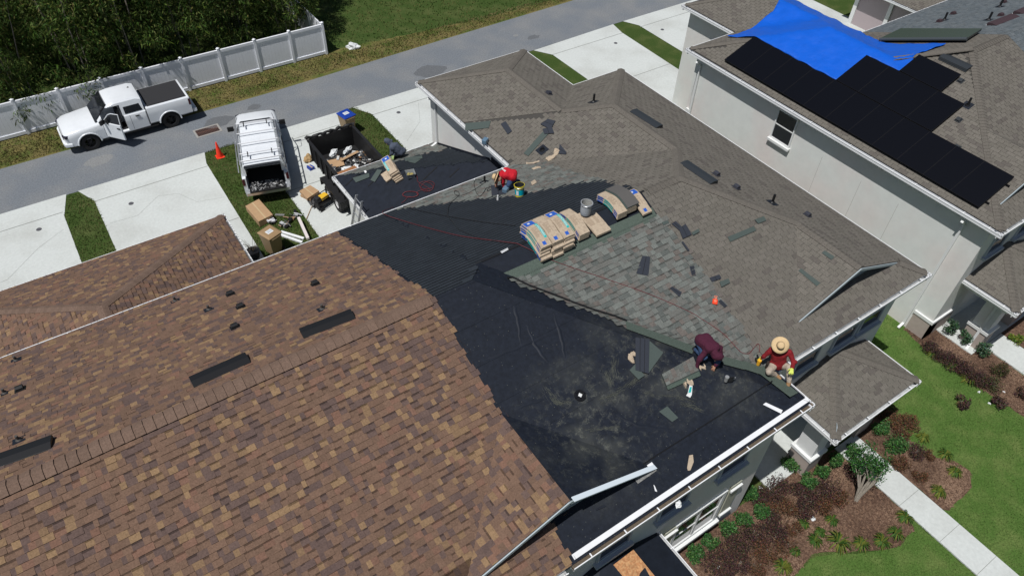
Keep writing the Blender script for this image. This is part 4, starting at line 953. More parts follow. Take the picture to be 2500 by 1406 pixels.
T1, c0, c1, zt, hw = pickup('pickup_truck', 'white crew cab pickup with black bed cover and its driver door open by the fence', (-.62, 35.68, 0), 0, 5.9, 1.36)
mb = MB(); mb.loft([[Vector((c1+.12, y, z)) for y, z in ((-.88, 1.37), (.88, 1.37), (.86, 1.4), (-.86, 1.4))], [Vector((5.68, y, z)) for y, z in ((-.88, 1.37), (.88, 1.37), (.86, 1.4), (-.86, 1.4))]]); mb.build('bed_cover', M('vinyl_cover', (.03, .03, .033), .65), T1, world=False)
mb = MB(); mb.b2((c1-.01, -.9, .6), (c1+.05, .9, 1.3)); mb.build('cab_gap', m_black, T1, world=False)
mb = MB(); mb.lathe([(.0, 1.94+.06), (.03, 1.94+.04), (.06, 1.94)], (3.45, -.25, 0), 8); mb.build('antenna', m_black, T1, world=False)
# interior and open door: the driver side faces the camera (nose points to -x, so +y of the truck frame is away)
T1.rotation_euler = (0, 0, 0); T1.scale = (1, -1, 1)
mb = MB(); mb.b2((2.0, .25, .62), (2.55, .8, .95)); mb.box((2.55, .52, 1.22), (.16, .5, .7)); mb.build('seat', m_dark, T1, world=False, bevel=.05)
mb = MB(); mb.b2((1.77, .2, .5), (2.74, .82, .56)); mb.b2((1.66, .2, .56), (1.74, .86, 1.28)); mb.build('cab_floor', m_dark, T1, world=False)
D = bpy.data.objects.new('door', None)
mb = MB(); a = R(52)
mb.T = Matrix.Translation((1.76, 1.0, 0)) @ Matrix.Rotation(a, 4, 'Z')
mb.loft([[Vector((x, y, z)) for x, z in ((0, .5), (1.0, .5), (1.0, 1.28), (0, 1.28))] for y in (-.08, .0)])
dr = mb.build('door', m_carw, T1, world=False, bevel=.015)
mb = MB(mb.T); mb.tube([(0.02, -.04, 1.28), (.42, -.1, 1.7), (.6, -.12, 1.78), (.98, -.13, 1.8), (1.0, -.04, 1.28)], .022, 6); mb.build('window_frame', m_carw, dr, world=False)
mb = MB(mb.T); mb.poly([(0.08, -.05, 1.28), (.96, -.05, 1.28), (.95, -.12, 1.78), (.62, -.12, 1.77), (.44, -.1, 1.7)]); mb.build('pane', m_glass, dr, world=False)
mb = MB(mb.T); mb.b2((.78, .0, 1.08), (.95, .03, 1.13)); mb.build('handle', m_black, dr, world=False)
mb = MB(mb.T); mb.b2((.1, .0, 1.25), (.2, .26, 1.45)); mb.build('mirror', m_black, dr, world=False, bevel=.02)
# second pickup with topper
T2, c0, c1, zt, hw = pickup('pickup_truck', 'white older pickup with ladder rack on its bed cap and littered tailgate down', (7.53, 32.35, 0), R(-105.5), 5.9, 1.3, True)
mb = MB(); e = 5.72
def tsec(s, z1, tw): return [Vector((s, y, z)) for y, z in ((-.93, 1.3), (.93, 1.3), (tw+.03, z1-.08), (tw-.04, z1), (0, z1+.015), (-tw+.04, z1), (-tw-.03, z1-.08))]
shell = MB(); shell.loft([tsec(s, zt, .78) for s in (c1+.05, 4.4, e-.12)]); so_ = shell.build('bed_cap', m_carw, T2, world=False)
c = MB(); c.b2((c1+.2, -.74, 1.2), (7, .74, zt-.07)); cut(so_, [c]); so_.data.materials.clear(); so_.data.materials.append(m_carw)
for s in (-1, 1):
    mb = MB(); mb.poly([(c1+.25, s*.905, 1.38), (e-.5, s*.905, 1.38), (e-.5, s*.835, zt-.14), (c1+.35, s*.835, zt-.14)]); mb.build('side_window', m_glass, T2, world=False)
mb = MB(); mb.b2((c1+.2, -.76, .73), (5.75, .76, .75)); mb.build('bed_floor', m_dark, T2, world=False)
mb = MB(); mb.box((e+.12, 0, .76), (.56, 1.5, .07)); mb.build('tailgate', m_black, T2, world=False, bevel=.01)
mb = MB(); rn = random.Random(5)
for i in range(130):
    p = (e-.25+rn.random()*.6, rn.uniform(-.68, .68), .8+rn.random()*.05); mb.col = (rn.uniform(.1, .45),)*3
    mb.box(p, (rn.uniform(.02, .12), rn.uniform(.015, .06), .02), Rm=Matrix.Rotation(rn.uniform(0, 3), 3, 'Z') @ Matrix.Rotation(rn.uniform(-.5, .5), 3, 'X'))
o = mb.build('tailgate_scrap', M('scrap', (.3, .3, .3), .8, attr=True), T2, world=False); o['kind'] = 'stuff'
mb = MB(); mb.bar((e-.1, -.74, zt-.02), (e+.12, -.74, zt+.06), .02, .02); mb.loft([[Vector((e-.12, -.74, zt-.02)), Vector((e-.12, .74, zt-.02)), Vector((e-.12, .74, zt)), Vector((e-.12, -.74, zt))], [Vector((e+.22, -.74, zt+.05)), Vector((e+.22, .74, zt+.05)), Vector((e+.22, .74, zt+.07)), Vector((e+.22, -.74, zt+.07))]]); mb.build('cap_door', m_glass, T2, world=False)
mb = MB(); z = zt+.17
for x in (2.55, 3.35, 4.15, 4.95, 5.5): mb.tube([(x, -.86, z), (x, .86, z)], .028, 6)
for s in (-1, 1):
    mb.tube([(2.45, s*.84, z), (5.55, s*.84, z)], .025, 6); mb.tube([(2.45, s*.9, z-.12), (5.55, s*.9, z-.12)], .02, 6)
    for x in (2.6, 3.6, 4.6, 5.4): mb.tube([(x, s*.84, z), (x+.05, s*.94, 1.32)], .02, 6)
    mb.tube([(1.6, s*.78, 1.75), (2.45, s*.84, z)], .018, 6)
mb.build('ladder_rack', m_steel, T2, world=False)
mb = MB()
for x in (2.6, 5.0):
    for y in (-.5, .5): mb.bar((x, y, z+.02), (x+.28, y, z+.04), .04, .04); mb.bar((x+.02, y, z), (x+.02, y, z+.12), .04, .04)
mb.build('rack_clamp', m_black, T2, world=False)
mb = MB()
mb.tube([(3.1, -1.02, 1.3), (2.7, -.98, 1.75), (4.0, -1.0, 1.72), (4.4, -1.04, 1.3)], .022, 6); mb.tube([(4.0, -1.0, 1.72), (5.1, -1.0, 1.72), (5.35, -1.04, 1.35)], .022, 6); mb.build('side_ladder', m_steel, T2, world=False)
# ---------------------------------------------------------------- dump trailer
TR = empty('dump_trailer', (9.5, 25.5, 0), 'black tall sided dump trailer full of torn roofing waste beside the garage', 'trailer')
x0, x1, y0, y1, zf, zr = 8.4, 10.55, 22.95+.3, 27.62, .75, 1.8; m_tr = M('trailer_black', (.016, .016, .017), .5, nz=.3, ns=6)
for a, b in (((x0, y0, zf), (x0+.05, y1, zr)), ((x1-.05, y0, zf), (x1, y1, zr)), ((x0+.05, y1-.05, zf), (x1-.05, y1, zr)), ((x0+.05, y0, zf), (x1-.05, y0+.05, zr))):
    mb = MB(); mb.b2(a, b)
    lx, ly = b[0]-a[0], b[1]-a[1]
    if ly > 1:
        sx = -1 if a[0] == x0 else 1; xx = a[0] if sx < 0 else b[0]
        for k in range(8): yk = y0+.2+k*(y1-y0-.4)/7; mb.b2((xx+sx*.002, yk-.03, zf+.02), (xx+sx*.06, yk+.03, zr-.08))
        mb.b2((min(xx, xx+sx*.07), y0, zr-.08), (max(xx, xx+sx*.07), y1, zr+.002))
    mb.build('side_panel', m_tr, TR)
mb = MB(); mb.b2((x0+.05, y0+.05, zf), (x1-.05, y1-.05, zf+.04)); mb.b2((x0+.2, y0-.1, .45), (x1-.2, y1+.2, zf-.02)); mb.build('deck', m_tr, TR)
for yy_ in (24.5, 25.38):
    mb = MB(); mb.lathe([(.2, -.1), (.36, -.11), (.38, -.07), (.38, .07), (.36, .11), (.2, .1)], (8.24, yy_, .38), 22, ax=(-1, 0, 0)); w_ = mb.build('wheel', m_rubber, TR, smooth=True)
    mb = MB(); mb.lathe([(0, .09), (.07, .08), (.1, .03), (.19, .05), (.21, .09)], (8.24, yy_, .38), 18, ax=(-1, 0, 0)); r_ = mb.build('rim', M('pale_rim', (.5, .5, .5), .5), w_)
mb = MB(); mb.b2((8.08, 23.95, .82), (8.4, 25.95, .86)); mb.b2((8.08, 25.95, .5), (8.4, 26.0, .86)); mb.b2((8.08, 23.9, .5), (8.4, 23.95, .86)); mb.build('fender', m_tr, TR)
mb = MB(); pts = []
for k in range(24):
    xx = x0-.1+k*(x1-x0+.2)/23; pts.append((xx, y1+.04+.03*math.sin(k*2.1), zr+.05+.025*math.sin(k*1.3)))
mb.tube(pts, [.07+.018*math.sin(k*1.7) for k in range(24)], 8); mb.build('rolled_tarp', M('tarp_black', (.014, .014, .015), .6, bump=.5, bs=15), TR, smooth=True)
mb = MB(); mb.tube([(x0-.1, y1+.03, zr+.05), (x0-.32, y1+.03, zr+.03), (x0-.33, y1, zr-.2), (x0-.45, y1, zr-.22)], .015, 6); mb.build('crank', m_steel, TR)
rn = random.Random(9)
DB = [('board', m_card, (8.95, 26.2), (.75, .5), 'flat cardboard sheet'), ('board', M('plywood', (.3, .14, .06), .8, nz=.3, ns=6), (9.0, 25.1), (1.1, .4), 'torn brown plywood strip'), ('board', m_card, (9.7, 26.3), (1.0, .18), 'long tan board')]
def crumple(c, s, seed, mat, name, parent=None, flat=.5, label=None, cat=None, group=None):
    rn = random.Random(seed); bm = bmesh.new(); bmesh.ops.create_icosphere(bm, subdivisions=3, radius=1)
    for v in bm.verts:
        d = mn.noise(v.co*1.7+Vector((seed, 0, 0)))*.55+mn.noise(v.co*4+Vector((0, seed, 0)))*.3; v.co *= 1+d; v.co = Vector((v.co.x*s[0], v.co.y*s[1], max(v.co.z, -.4)*s[2]*flat+.4*s[2]*flat))
    me = bpy.data.meshes.new(name); bm.to_mesh(me); bm.free(); me.materials.append(mat)
    o = bpy.data.objects.new(name, me); COL.objects.link(o); 
    if parent: o.parent = parent; o.location = Vector(c)-Vector(parent.location)
    else: o.location = c
    o.rotation_euler = (0, 0, rn.uniform(0, 6)); return tag(o, label, cat, group)
mb = MB(); nx_, ny_ = 28, 40
def dz(x, y): return 1.0+.25*mn.noise(Vector((x*2.2, y*2.2, 0)))+.12*mn.noise(Vector((x*7, y*7, 3)))+.12*(27.6-y)/4
for i in range(nx_):
    for j in range(ny_):
        xa = x0+.06+(x1-x0-.12)*i/nx_; xb = x0+.06+(x1-x0-.12)*(i+1)/nx_; ya = y0+.06+(y1-y0-.9)*j/ny_; yb = y0+.06+(y1-y0-.9)*(j+1)/ny_
        mb.col = (rn.choice([(.02, .021, .023)]*6+[(.05, .05, .05), (.1, .06, .03), (.15, .15, .15)])); mb.poly([(xa, ya, dz(xa, ya)), (xb, ya, dz(xb, ya)), (xb, yb, dz(xb, yb)), (xa, yb, dz(xa, yb))])
for i in range(260):
    x = rn.uniform(x0+.15, x1-.15); y = rn.uniform(y0+.2, y1-.9); k = rn.random()
    mb.col = (.02, .02, .022) if k < .5 else ((.55, .55, .53) if k < .64 else ((.28, .15, .07) if k < .8 else (.09, .09, .09)))
    mb.box((x, y, dz(x, y)+.04), (rn.uniform(.08, .4), rn.uniform(.05, .16), .012), Rm=Matrix.Rotation(rn.uniform(0, 6), 3, 'Z') @ Matrix.Rotation(rn.uniform(-.6, .6), 3, 'X'))
o = mb.build('roofing_debris', M('debris', (.1, .1, .1), .85, attr=True, nz=.3, ns=20), None); tag(o, 'heap of torn shingles, felt and scrap filling the black trailer', 'debris', kind='stuff')
for nm, mt, (x, y), (a, b), lb in DB:
    mb = MB(); mb.box((x, y, dz(x, y)+.17), (a, b, .015), Rm=Matrix.Rotation(rn.uniform(-.6, .6), 3, 'Z') @ Matrix.Rotation(rn.uniform(-.2, .2), 3, 'X')); tag(mb.build(nm, mt, None), lb+' lying on the waste in the black trailer', 'board', 'boards in the trailer')
m_wp = M('white_plastic', (.68, .7, .7), .5, bump=.4, bs=12)
for i, (x, y, s) in enumerate(((9.2, 26.9, (.3, .12, .12)), (9.35, 25.6, (.35, .12, .12)), (10.1, 26.4, (.22, .15, .12)), (9.7, 25.6, (.2, .15, .12)), (9.9, 26.95, (.3, .12, .12)), (9.6, 24.6, (.25, .12, .1)))):
    lb = ['crumpled white sheet at the far left of the trailer heap', 'long crumpled white sheet in the middle left of the trailer', 'small white crumple at the right side of the trailer', 'white plastic lump beside the grey scrap in the trailer centre', 'white and black sheet at the far right of the trailer', 'white plastic scrap nearest the garage roof in the trailer'][i]
    crumple((x, y, dz(x, y)+.05), s, i+1, m_wp, 'plastic_sheet', None, .8, lb, 'plastic', 'white scraps in the trailer')
# ---------------------------------------------------------------- bins, cone, boxes
def bin_(loc, rz, lidm, label):
    t = empty('wheelie_bin', loc, label, 'wheeled bin', rz, 'wheelie bins'); m_bt = M('bin_tan', (.27, .19, .105), .55, nz=.08, ns=6)
    mb = MB(); mb.loft([[Vector((x*a, y*b, z)) for x, y in ((-.5, -.5), (.5, -.5), (.5, .5), (-.5, .5))] for a, b, z in ((.46, .48, .05), (.6, .66, .98), (.64, .7, 1.0), (.64, .7, 1.03))]); mb.build('body', m_bt, t, world=False, bevel=.03)
    mb = MB(); mb.loft([[Vector((x*a, y*b, z)) for x, y in ((-.5, -.5), (.5, -.5), (.5, .5), (-.5, .5))] for a, b, z in ((.67, .74, 1.03), (.67, .74, 1.06), (.5, .55, 1.1))]); l_ = mb.build('lid', lidm, t, world=False, bevel=.02)
    mb = MB(); mb.b2((-.13, -.1, 1.101), (.14, .12, 1.106)); mb.mi = 1
    for k in range(3): mb.b2((-.1, -.06+k*.05, 1.1065), (.1, -.035+k*.05, 1.108))
    mb.build('sticker', [m_trim, M('sticker_grey', (.3, .36, .42), .6)], l_, world=False)
    mb = MB(); mb.cyl((-.22, .38, .97), (.22, .38, .97), .016, n=8); mb.build('handle', m_bt, t, world=False)
    for s in (-1, 1): mb = MB(); mb.cyl((s*.24, .28, .13), (s*.3, .28, .13), .13, n=14); mb.build('wheel', m_rubber, t, world=False)
bin_((4.85, 23.45, 0), R(200), M('bin_lid_tan', (.32, .21, .11), .5), 'tan wheelie bin with tan lid beside the brown garage roof')
bin_((11.15, 29.8, 0), R(190), M('bin_lid_blue', (.01, .045, .3), .45), 'tan wheelie bin with bright blue lid behind the black trailer')
t = empty('traffic_cone', (5.16, 31.1, 0), 'bright orange traffic cone on the grass strip near the road', 'traffic cone')
m_cone = M('cone_orange', (.95, .05, .02), .5)
mb = MB(); mb.b2((-.19, -.19, 0), (.19, .19, .035)); mb.build('cone_base', m_cone, t, world=False, bevel=.02)
mb = MB(); mb.lathe([(.15, .035), (.03, .8), (.02, .8), (.0, .79)], (0, 0, 0), 20); mb.build('cone_body', m_cone, t, world=False, smooth=True)
def carton(pxs, z0, h, label, name='cardboard_box', mat=None, group='cardboard boxes on the ground', cat='cardboard box'):
    mb = MB(); c = [GZ(x, y, z0+h) for x, y in pxs]; mb.loft([[Vector((p.x, p.y, z0)) for p in c], [Vector((p.x, p.y, z0+h)) for p in c]])
    m_ = [mat or m_card, M('box_tape', (.5, .38, .22), .5)]
    ctr = (c[0]+c[1])/2, (c[2]+c[3])/2; mb.mi = 1; d = (c[1]-c[0]).normalized()*.03
    mb.poly([ctr[0]-d+Vector((0, 0, .003)), ctr[0]+d+Vector((0, 0, .003)), ctr[1]+d+Vector((0, 0, .003)), ctr[1]-d+Vector((0, 0, .003))])
    return tag(mb.build(name, m_, None), label, cat, group)
carton([(599, 503), (632, 486), (666, 524), (631, 541)], .02, .3, 'large flat tan cardboard box on the grass behind the open tailgate')
carton([(731, 466), (757, 452), (779, 466), (750, 485)], .12, .12, 'upper box of the small pair on the driveway by the trailer')
carton([(733, 476), (757, 462), (781, 470), (757, 488)], .0, .12, 'lower box of the small pair on the driveway by the trailer')
# white gutter lengths and yard clutter
def lie(px, r, mat, name, label, cat, group=None, z=.05, w_=.1, h_=.08):
    mb = MB(); p = [GZ(x, y, z) for x, y in px]
    if r: mb.tube(p, r, 6)
    else: mb.bar(p[0], p[1], w_, h_)
    return tag(mb.build(name, mat, None), label, cat, group)
lie([(729, 532), (752, 583)], 0, M('pinkish_metal', (.68, .62, .6), .5), 'gutter_length', 'pale gutter length leaning up across the grass to the house', 'gutter', 'loose gutter lengths', .3, .12, .1)
lie([(686, 566), (742, 583)], 0, m_white, 'gutter_length', 'upper white gutter length on the grass beside the tan bin', 'gutter', 'loose gutter lengths')
lie([(686, 574), (738, 592)], 0, m_white, 'gutter_length', 'lower white gutter length touching the shade of the tan bin', 'gutter', 'loose gutter lengths')
lie([(672, 524), (694, 525)], 0, M('dull_metal', (.2, .2, .2), .5), 'metal_strip', 'thin dark metal strips beside the big cardboard box', 'metal strip', None, .03, .12, .01)
def clutter(pts, z, r, seed, n, mats, name, label, cat):
    rn = random.Random(seed); t = empty(name, GZ(*pts[0], 0), label, cat); L0 = Vector(t.location)
    for i, mt in enumerate(mats):
        mb = MB()
        for k in range(n):
            c = GZ(*rn.choice(pts), .0)-L0+Vector((rn.uniform(-r, r), rn.uniform(-r, r), rn.uniform(.03, z)))
            d = Vector((rn.uniform(-1, 1), rn.uniform(-1, 1), rn.uniform(-.3, .3))).normalized()*rn.uniform(.08, .22)
            if rn.random() < .5: mb.tube([c-d, c+Vector((0, 0, .03)), c+d], rn.uniform(.02, .04), 6)
            else: mb.box(c, (rn.uniform(.1, .25), rn.uniform(.06, .14), rn.uniform(.05, .12)), Rm=Matrix.Rotation(rn.uniform(0, 6), 3, 'Z'))
        o = mb.build(['tool_body', 'tool_grip', 'cord'][i], mt, t, world=False)
    return t
clutter([(710, 535), (700, 548), (722, 528), (692, 555)], .14, .14, 3, 9, [m_black, M('tool_grey', (.45, .46, .47), .4), M('tool_tan', (.3, .2, .12), .6)], 'nail_gun_pile', 'pile of black hoses and tools on the grass left of the pale gutter length', 'tools')
clutter([(655, 540), (662, 545)], .2, .12, 6, 5, [M('bag_black', (.02, .02, .025), .6), M('bag_white', (.6, .6, .62), .6), m_black], 'tool_bag', 'small dark and white tool bag between the big box and tan bin', 'tool bag')
# compressor
t = empty('air_compressor', GZ(790, 505), 'black and yellow portable air compressor on the driveway by the trailer wheels', 'air compressor', R(20))
mb = MB(); mb.tube([(-.35, 0, .28), (.35, 0, .28)], .17, 14); mb.build('tank', m_black, t, world=False, smooth=True)
mb = MB(); mb.tube([(-.42, -.2, .1), (-.42, -.2, .6), (-.42, .2, .6), (-.42, .2, .1)], .02, 6); mb.tube([(.42, -.2, .1), (.42, -.2, .6), (.42, .2, .6), (.42, .2, .1)], .02, 6); mb.tube([(-.42, -.2, .6), (.42, -.2, .6)], .02, 6); mb.tube([(-.42, .2, .6), (.42, .2, .6)], .02, 6); mb.build('frame', m_black, t, world=False)
mb = MB(); mb.b2((-.12, -.14, .45), (.28, .14, .6)); mb.build('motor_cover', M('tool_yellow', (.75, .45, .03), .5), t, world=False, bevel=.03)
mb = MB(); mb.b2((-.36, -.12, .44), (-.14, .12, .68)); mb.build('motor', m_dark, t, world=False, bevel=.03)
for s in (-1, 1): mb = MB(); mb.cyl((-.25, s*.18, .12), (-.25, s*.24, .12), .12, n=16); mb.build('wheel', m_rubber, t, world=False)
# rake/shovel with dark pan
t = empty('shovel', GZ(765, 492), 'dark square shovel lying on the driveway with its handle towards the grass', 'shovel'); L0 = Vector(t.location)
mb = MB(); mb.tube([GZ(762, 502, .03)-L0, GZ(748, 535, .05)-L0], .016, 6); mb.build('handle', M('wood_handle', (.35, .24, .14), .6), t, world=False)
mb = MB(); mb.loft([[p-L0 for p in (GZ(748, 488, .05), GZ(772, 483, .05), GZ(775, 493, .04), GZ(758, 502, .03))], [p-L0 for p in (GZ(748, 488, .06), GZ(772, 483, .06), GZ(775, 493, .05), GZ(758, 502, .04))]]); mb.build('blade', M('blade_metal', (.12, .12, .12), .5, metal=.5), t, world=False)
carton([(748, 405), (758, 402), (768, 407), (757, 412)], .0, .16, 'small deep blue box on the driveway beside the black trailer', 'blue_box', M('box_blue', (.015, .05, .32), .5), None, 'box')
crumple(GZ(753, 392), (.28, .2, .18), 21, M('paper_bag', (.4, .27, .13), .8), 'paper_bag', None, 1, 'torn tan paper sack on the driveway left of the black trailer', 'paper sack')
crumple(GZ(862, 118), (.35, .22, .2), 23, m_wp, 'litter_bag', None, 1, 'crumpled white bag on the verge near the fence end', 'litter bag')
# ladder
t = empty('extension_ladder', (7.45, 21.0, 0), 'aluminium extension ladder leaning on the gutter of the stripped garage roof', 'ladder')
A0, A1 = Vector((6.7, 20.75, 0.02)), Vector((6.7, 20.3, 0.02)); B0, B1 = Vector((7.7, 20.75, 3.55)), Vector((7.7, 20.3, 3.55))
for a, b in ((A0, B0), (A1, B1)): mb = MB(); mb.bar(a, b, .03, .09); mb.build('rail', m_steel, t)
for k in range(12): mb = MB(); f = (k+.5)/12; mb.cyl(A0.lerp(B0, f), A1.lerp(B1, f), .016, n=6); mb.build('rung', m_steel, t)
# potted plant
t = empty('potted_plant', GZ(622, 628), 'dark pot with a wiry bare plant at the corner below the brown garage', 'potted plant')
mb = MB(); mb.lathe([(.12, 0), (.2, .02), (.26, .34), (.28, .36), (.23, .34), (.2, .3), (0, .3)], (0, 0, 0), 18); mb.build('pot', m_black, t, world=False)
mb = MB(); rn = random.Random(2)
for k in range(26): a = rn.uniform(0, 6.28); d = rn.uniform(.1, .4); mb.tube([(0, 0, .3), (d*.4*math.cos(a), d*.4*math.sin(a), .55), (d*math.cos(a), d*math.sin(a), .55+rn.uniform(-.1, .3))], .006, 4)
mb.build('stems', M('stem_brown', (.08, .06, .04), .8), t, world=False)
# ---------------------------------------------------------------- front garden plants
def shrub(x, y, r, h, cols, label, n, ll=.07, lw=.02, group=None, name='shrub', seed=0, cat='shrub'):
    t = empty(name, (x, y, 0), label, cat, 0, group); rn = random.Random(seed+int(x*100)); mb = MB()
    for k in range(max(5, int(n/60))):
        a = rn.uniform(0, 6.28); q = rn.random()**.5; mb_c = (q*r*.75*math.cos(a), q*r*.75*math.sin(a), h*rn.uniform(.25, .75)); R0 = r*rn.uniform(.25, .5)
        leafcloud(mb, mb_c, (R0, R0, min(R0, h*.35)), 60, ll, lw, cols, rn, -.3, .5)
    for v in mb.v:
        if v.z < .01: v.z = .01
    mb.build('foliage', m_leaf, t, world=False); st = MB()
    for k in range(5): a = rn.uniform(0, 6.28); st.tube([(0, 0, 0), (r*.3*math.cos(a), r*.3*math.sin(a), h*.6)], .008, 4)
    st.build('stem', m_bark, t, world=False); return t
GR = [(.035, .1, .025), (.055, .14, .035), (.025, .075, .02), (.09, .17, .06)]; PU = [(.055, .026, .032), (.08, .04, .038), (.11, .058, .045), (.045, .032, .028), (.055, .055, .028)]
BR = [(.14, .065, .035), (.1, .05, .03), (.17, .09, .05), (.06, .045, .025)]; OL = [(.07, .07, .03), (.1, .08, .04), (.06, .03, .03), (.05, .07, .025)]
def G2(px, py, z=.25): return GZ(px, py, z)
row = [(1697, 1347), (1735, 1318), (1780, 1290), (1818, 1266), (1862, 1247)]
labs = ['small green shrub nearest the porch gutter in the row along the window wall', 'second green shrub from the porch gutter along the window wall', 'middle green shrub of the row below the front window', 'fourth green shrub from the porch gutter below the shutter', 'green shrub at the far end of the row near the wall corner']
for (x, y), l in zip(row, labs): p = G2(x, y); shrub(p.x, p.y, .27, .42, GR, l, 900, group='green shrubs along the front wall', name='green_shrub')
for (x, y, r, l) in ((1930, 1135, .3, 'green leafy shrub against the stone foot of the porch column'), (1975, 1178, .27, 'leftmost green shrub of the group below the porch column'), (2008, 1148, .25, 'green shrub in the middle of the group below the porch'), (2040, 1122, .28, 'green shrub beside the shaded porch and walk'), (2080, 1100, .25, 'thin leafy shrub overlapping the edge of the front walk'),
                     (2150, 1045, .34, 'dark green shrub in the shade of the porch roof right of the walk'), (2190, 1085, .36, 'dense green shrub in the right bed beside the walk'), (1832, 1205, .22, 'dark green shrub in the shade at the wall corner')):
    p = G2(x, y); shrub(p.x, p.y, r, .5, GR, l, 1100, group='green shrubs by the grey porch', name='green_shrub', seed=3)
for (x, y, r, l) in ((1895, 1195, .48, 'wide purple leaved shrub right of the house wall corner'), (1860, 1215, .3, 'small purple shrub joined to the wide one by the wall'), (2090, 1150, .4, 'purple shrub touching the small tree near the walk'), (2020, 1190, .42, 'purple shrub between the green group and the small tree'), (1975, 1215, .4, 'olive and purple shrub left of the small tree'),
                     (1885, 1275, .42, 'purple shrub in the middle of the mulch bed'), (1840, 1305, .42, 'purple shrub just left of the bed centre'), (1790, 1335, .42, 'brown purple shrub in the diagonal hedge line'), (1750, 1370, .42, 'brown purple shrub lowest in the diagonal line'), (2170, 1010, .36, 'brown shrub at the top of the bed right of the walk'), (2215, 1030, .34, 'reddish brown shrub at the edge of the lawn')):
    p = G2(x, y, .2); shrub(p.x, p.y, r*1.2, .38, PU if 'purple' in l else BR, l, 1500, .05, .016, 'purple and brown shrubs in the mulch', 'purple_shrub', 5)
for (x, y, r, l) in ((1920, 1330, .4, 'dry twiggy brown shrub right of the bed centre'), (1850, 1380, .42, 'dry rusty shrub near the bottom edge of the picture'), (1940, 1290, .25, 'thin dry shrub beside the white litter'), (2270, 1110, .22, 'low dark shrub in the bed right of the walk'), (2245, 1160, .28, 'low brown shrub in the right bed')):
    p = G2(x, y, .15); shrub(p.x, p.y, r, .28, BR, l, 900, .045, .012, 'dry shrubs in the mulch', 'dry_shrub', 6)
for i, (x, y, r) in enumerate(((2275, 845, .3), (2305, 865, .38), (2335, 885, .42), (2365, 905, .42), (2395, 925, .4), (2425, 935, .36), (2445, 900, .34))):
    l = ['first purple hedge shrub, nearest the pale corner of the neighbour house', 'second purple hedge shrub from the neighbour house corner', 'third purple hedge shrub in front of the neighbour porch', 'fourth hedge shrub in front of the neighbour porch column', 'fifth hedge shrub beside the neighbour downspout column', 'sixth hedge shrub near the neighbour walk', 'greenish bush at the end of the hedge against the neighbour walk'][i]
    p = G2(x, y, .3); shrub(p.x, p.y, r, .5, PU if i < 5 else OL, l, 1500, .05, .016, 'hedge before the neighbour porch', 'hedge_shrub', 7)
for i, (x, y) in enumerate(((2322, 802), (2358, 824), (2402, 858))):
    p = G2(x, y, .3); shrub(p.x, p.y, .28, .75, [(.03, .075, .03), (.05, .1, .05), (.1, .15, .1)], ['tall leafy shrub at the left end of the neighbour porch floor', 'tall leafy shrub in the middle of the neighbour porch edge', 'tall dark leafy shrub right of the neighbour porch column'][i], 1000, group='tall shrubs at the neighbour porch', name='porch_shrub', seed=8)
for i, (x, y) in enumerate(((2480, 825), (2350, 1000-20), (2440, 980), (2500, 960))):
    p = G2(x, y, .2); shrub(p.x, p.y, .28, .3, [GR, PU, PU, PU][i] if i else [(.15, .2, .03), (.08, .13, .02)], ['yellow green clump in the bed beyond the neighbour walk', 'small dark plant in the neighbour bed beside the lawn', 'round purple plant in the neighbour bed', 'dark plant cut by the right edge of the picture'][i], 700, group='plants in the neighbour beds', name='bed_plant', seed=9)
def lily(x, y, r, label, yel=.4, name='lily_clump'):
    t = empty(name, (x, y, 0), label, 'grass plant', 0, 'strap leaved clumps in the mulch'); rn = random.Random(int(x*1000)); mb = MB()
    for k in range(70):
        a = rn.uniform(0, 6.28); L = r*rn.uniform(.6, 1.1); e = rn.uniform(.15, .55); d = Vector((math.cos(a), math.sin(a), 0)); s = Vector((-d.y, d.x, 0))*.012
        p = [Vector((0, 0, .0))+d*.02, d*L*.45+Vector((0, 0, L*e+.08)), d*L*.8+Vector((0, 0, L*e*.8+.04)), d*L+Vector((0, 0, L*e*.3))]
        mb.col = (.13, .145, .025) if rn.random() < yel else rn.choice([(.035, .085, .015), (.055, .11, .022)])
        mb.add([p[0]-s, p[0]+s, p[1]+s, p[1]-s, p[2]+s*.8, p[2]-s*.8, p[3]], [[0, 1, 2, 3], [3, 2, 4, 5], [5, 4, 6]])
    mb.build('leaves', m_leaf, t, world=False)
    st = MB(); st.tube([(0, 0, 0), (0.01, 0, .12)], .01, 5); st.build('stem', M('stem_green', (.1, .13, .04), .7), t, world=False)
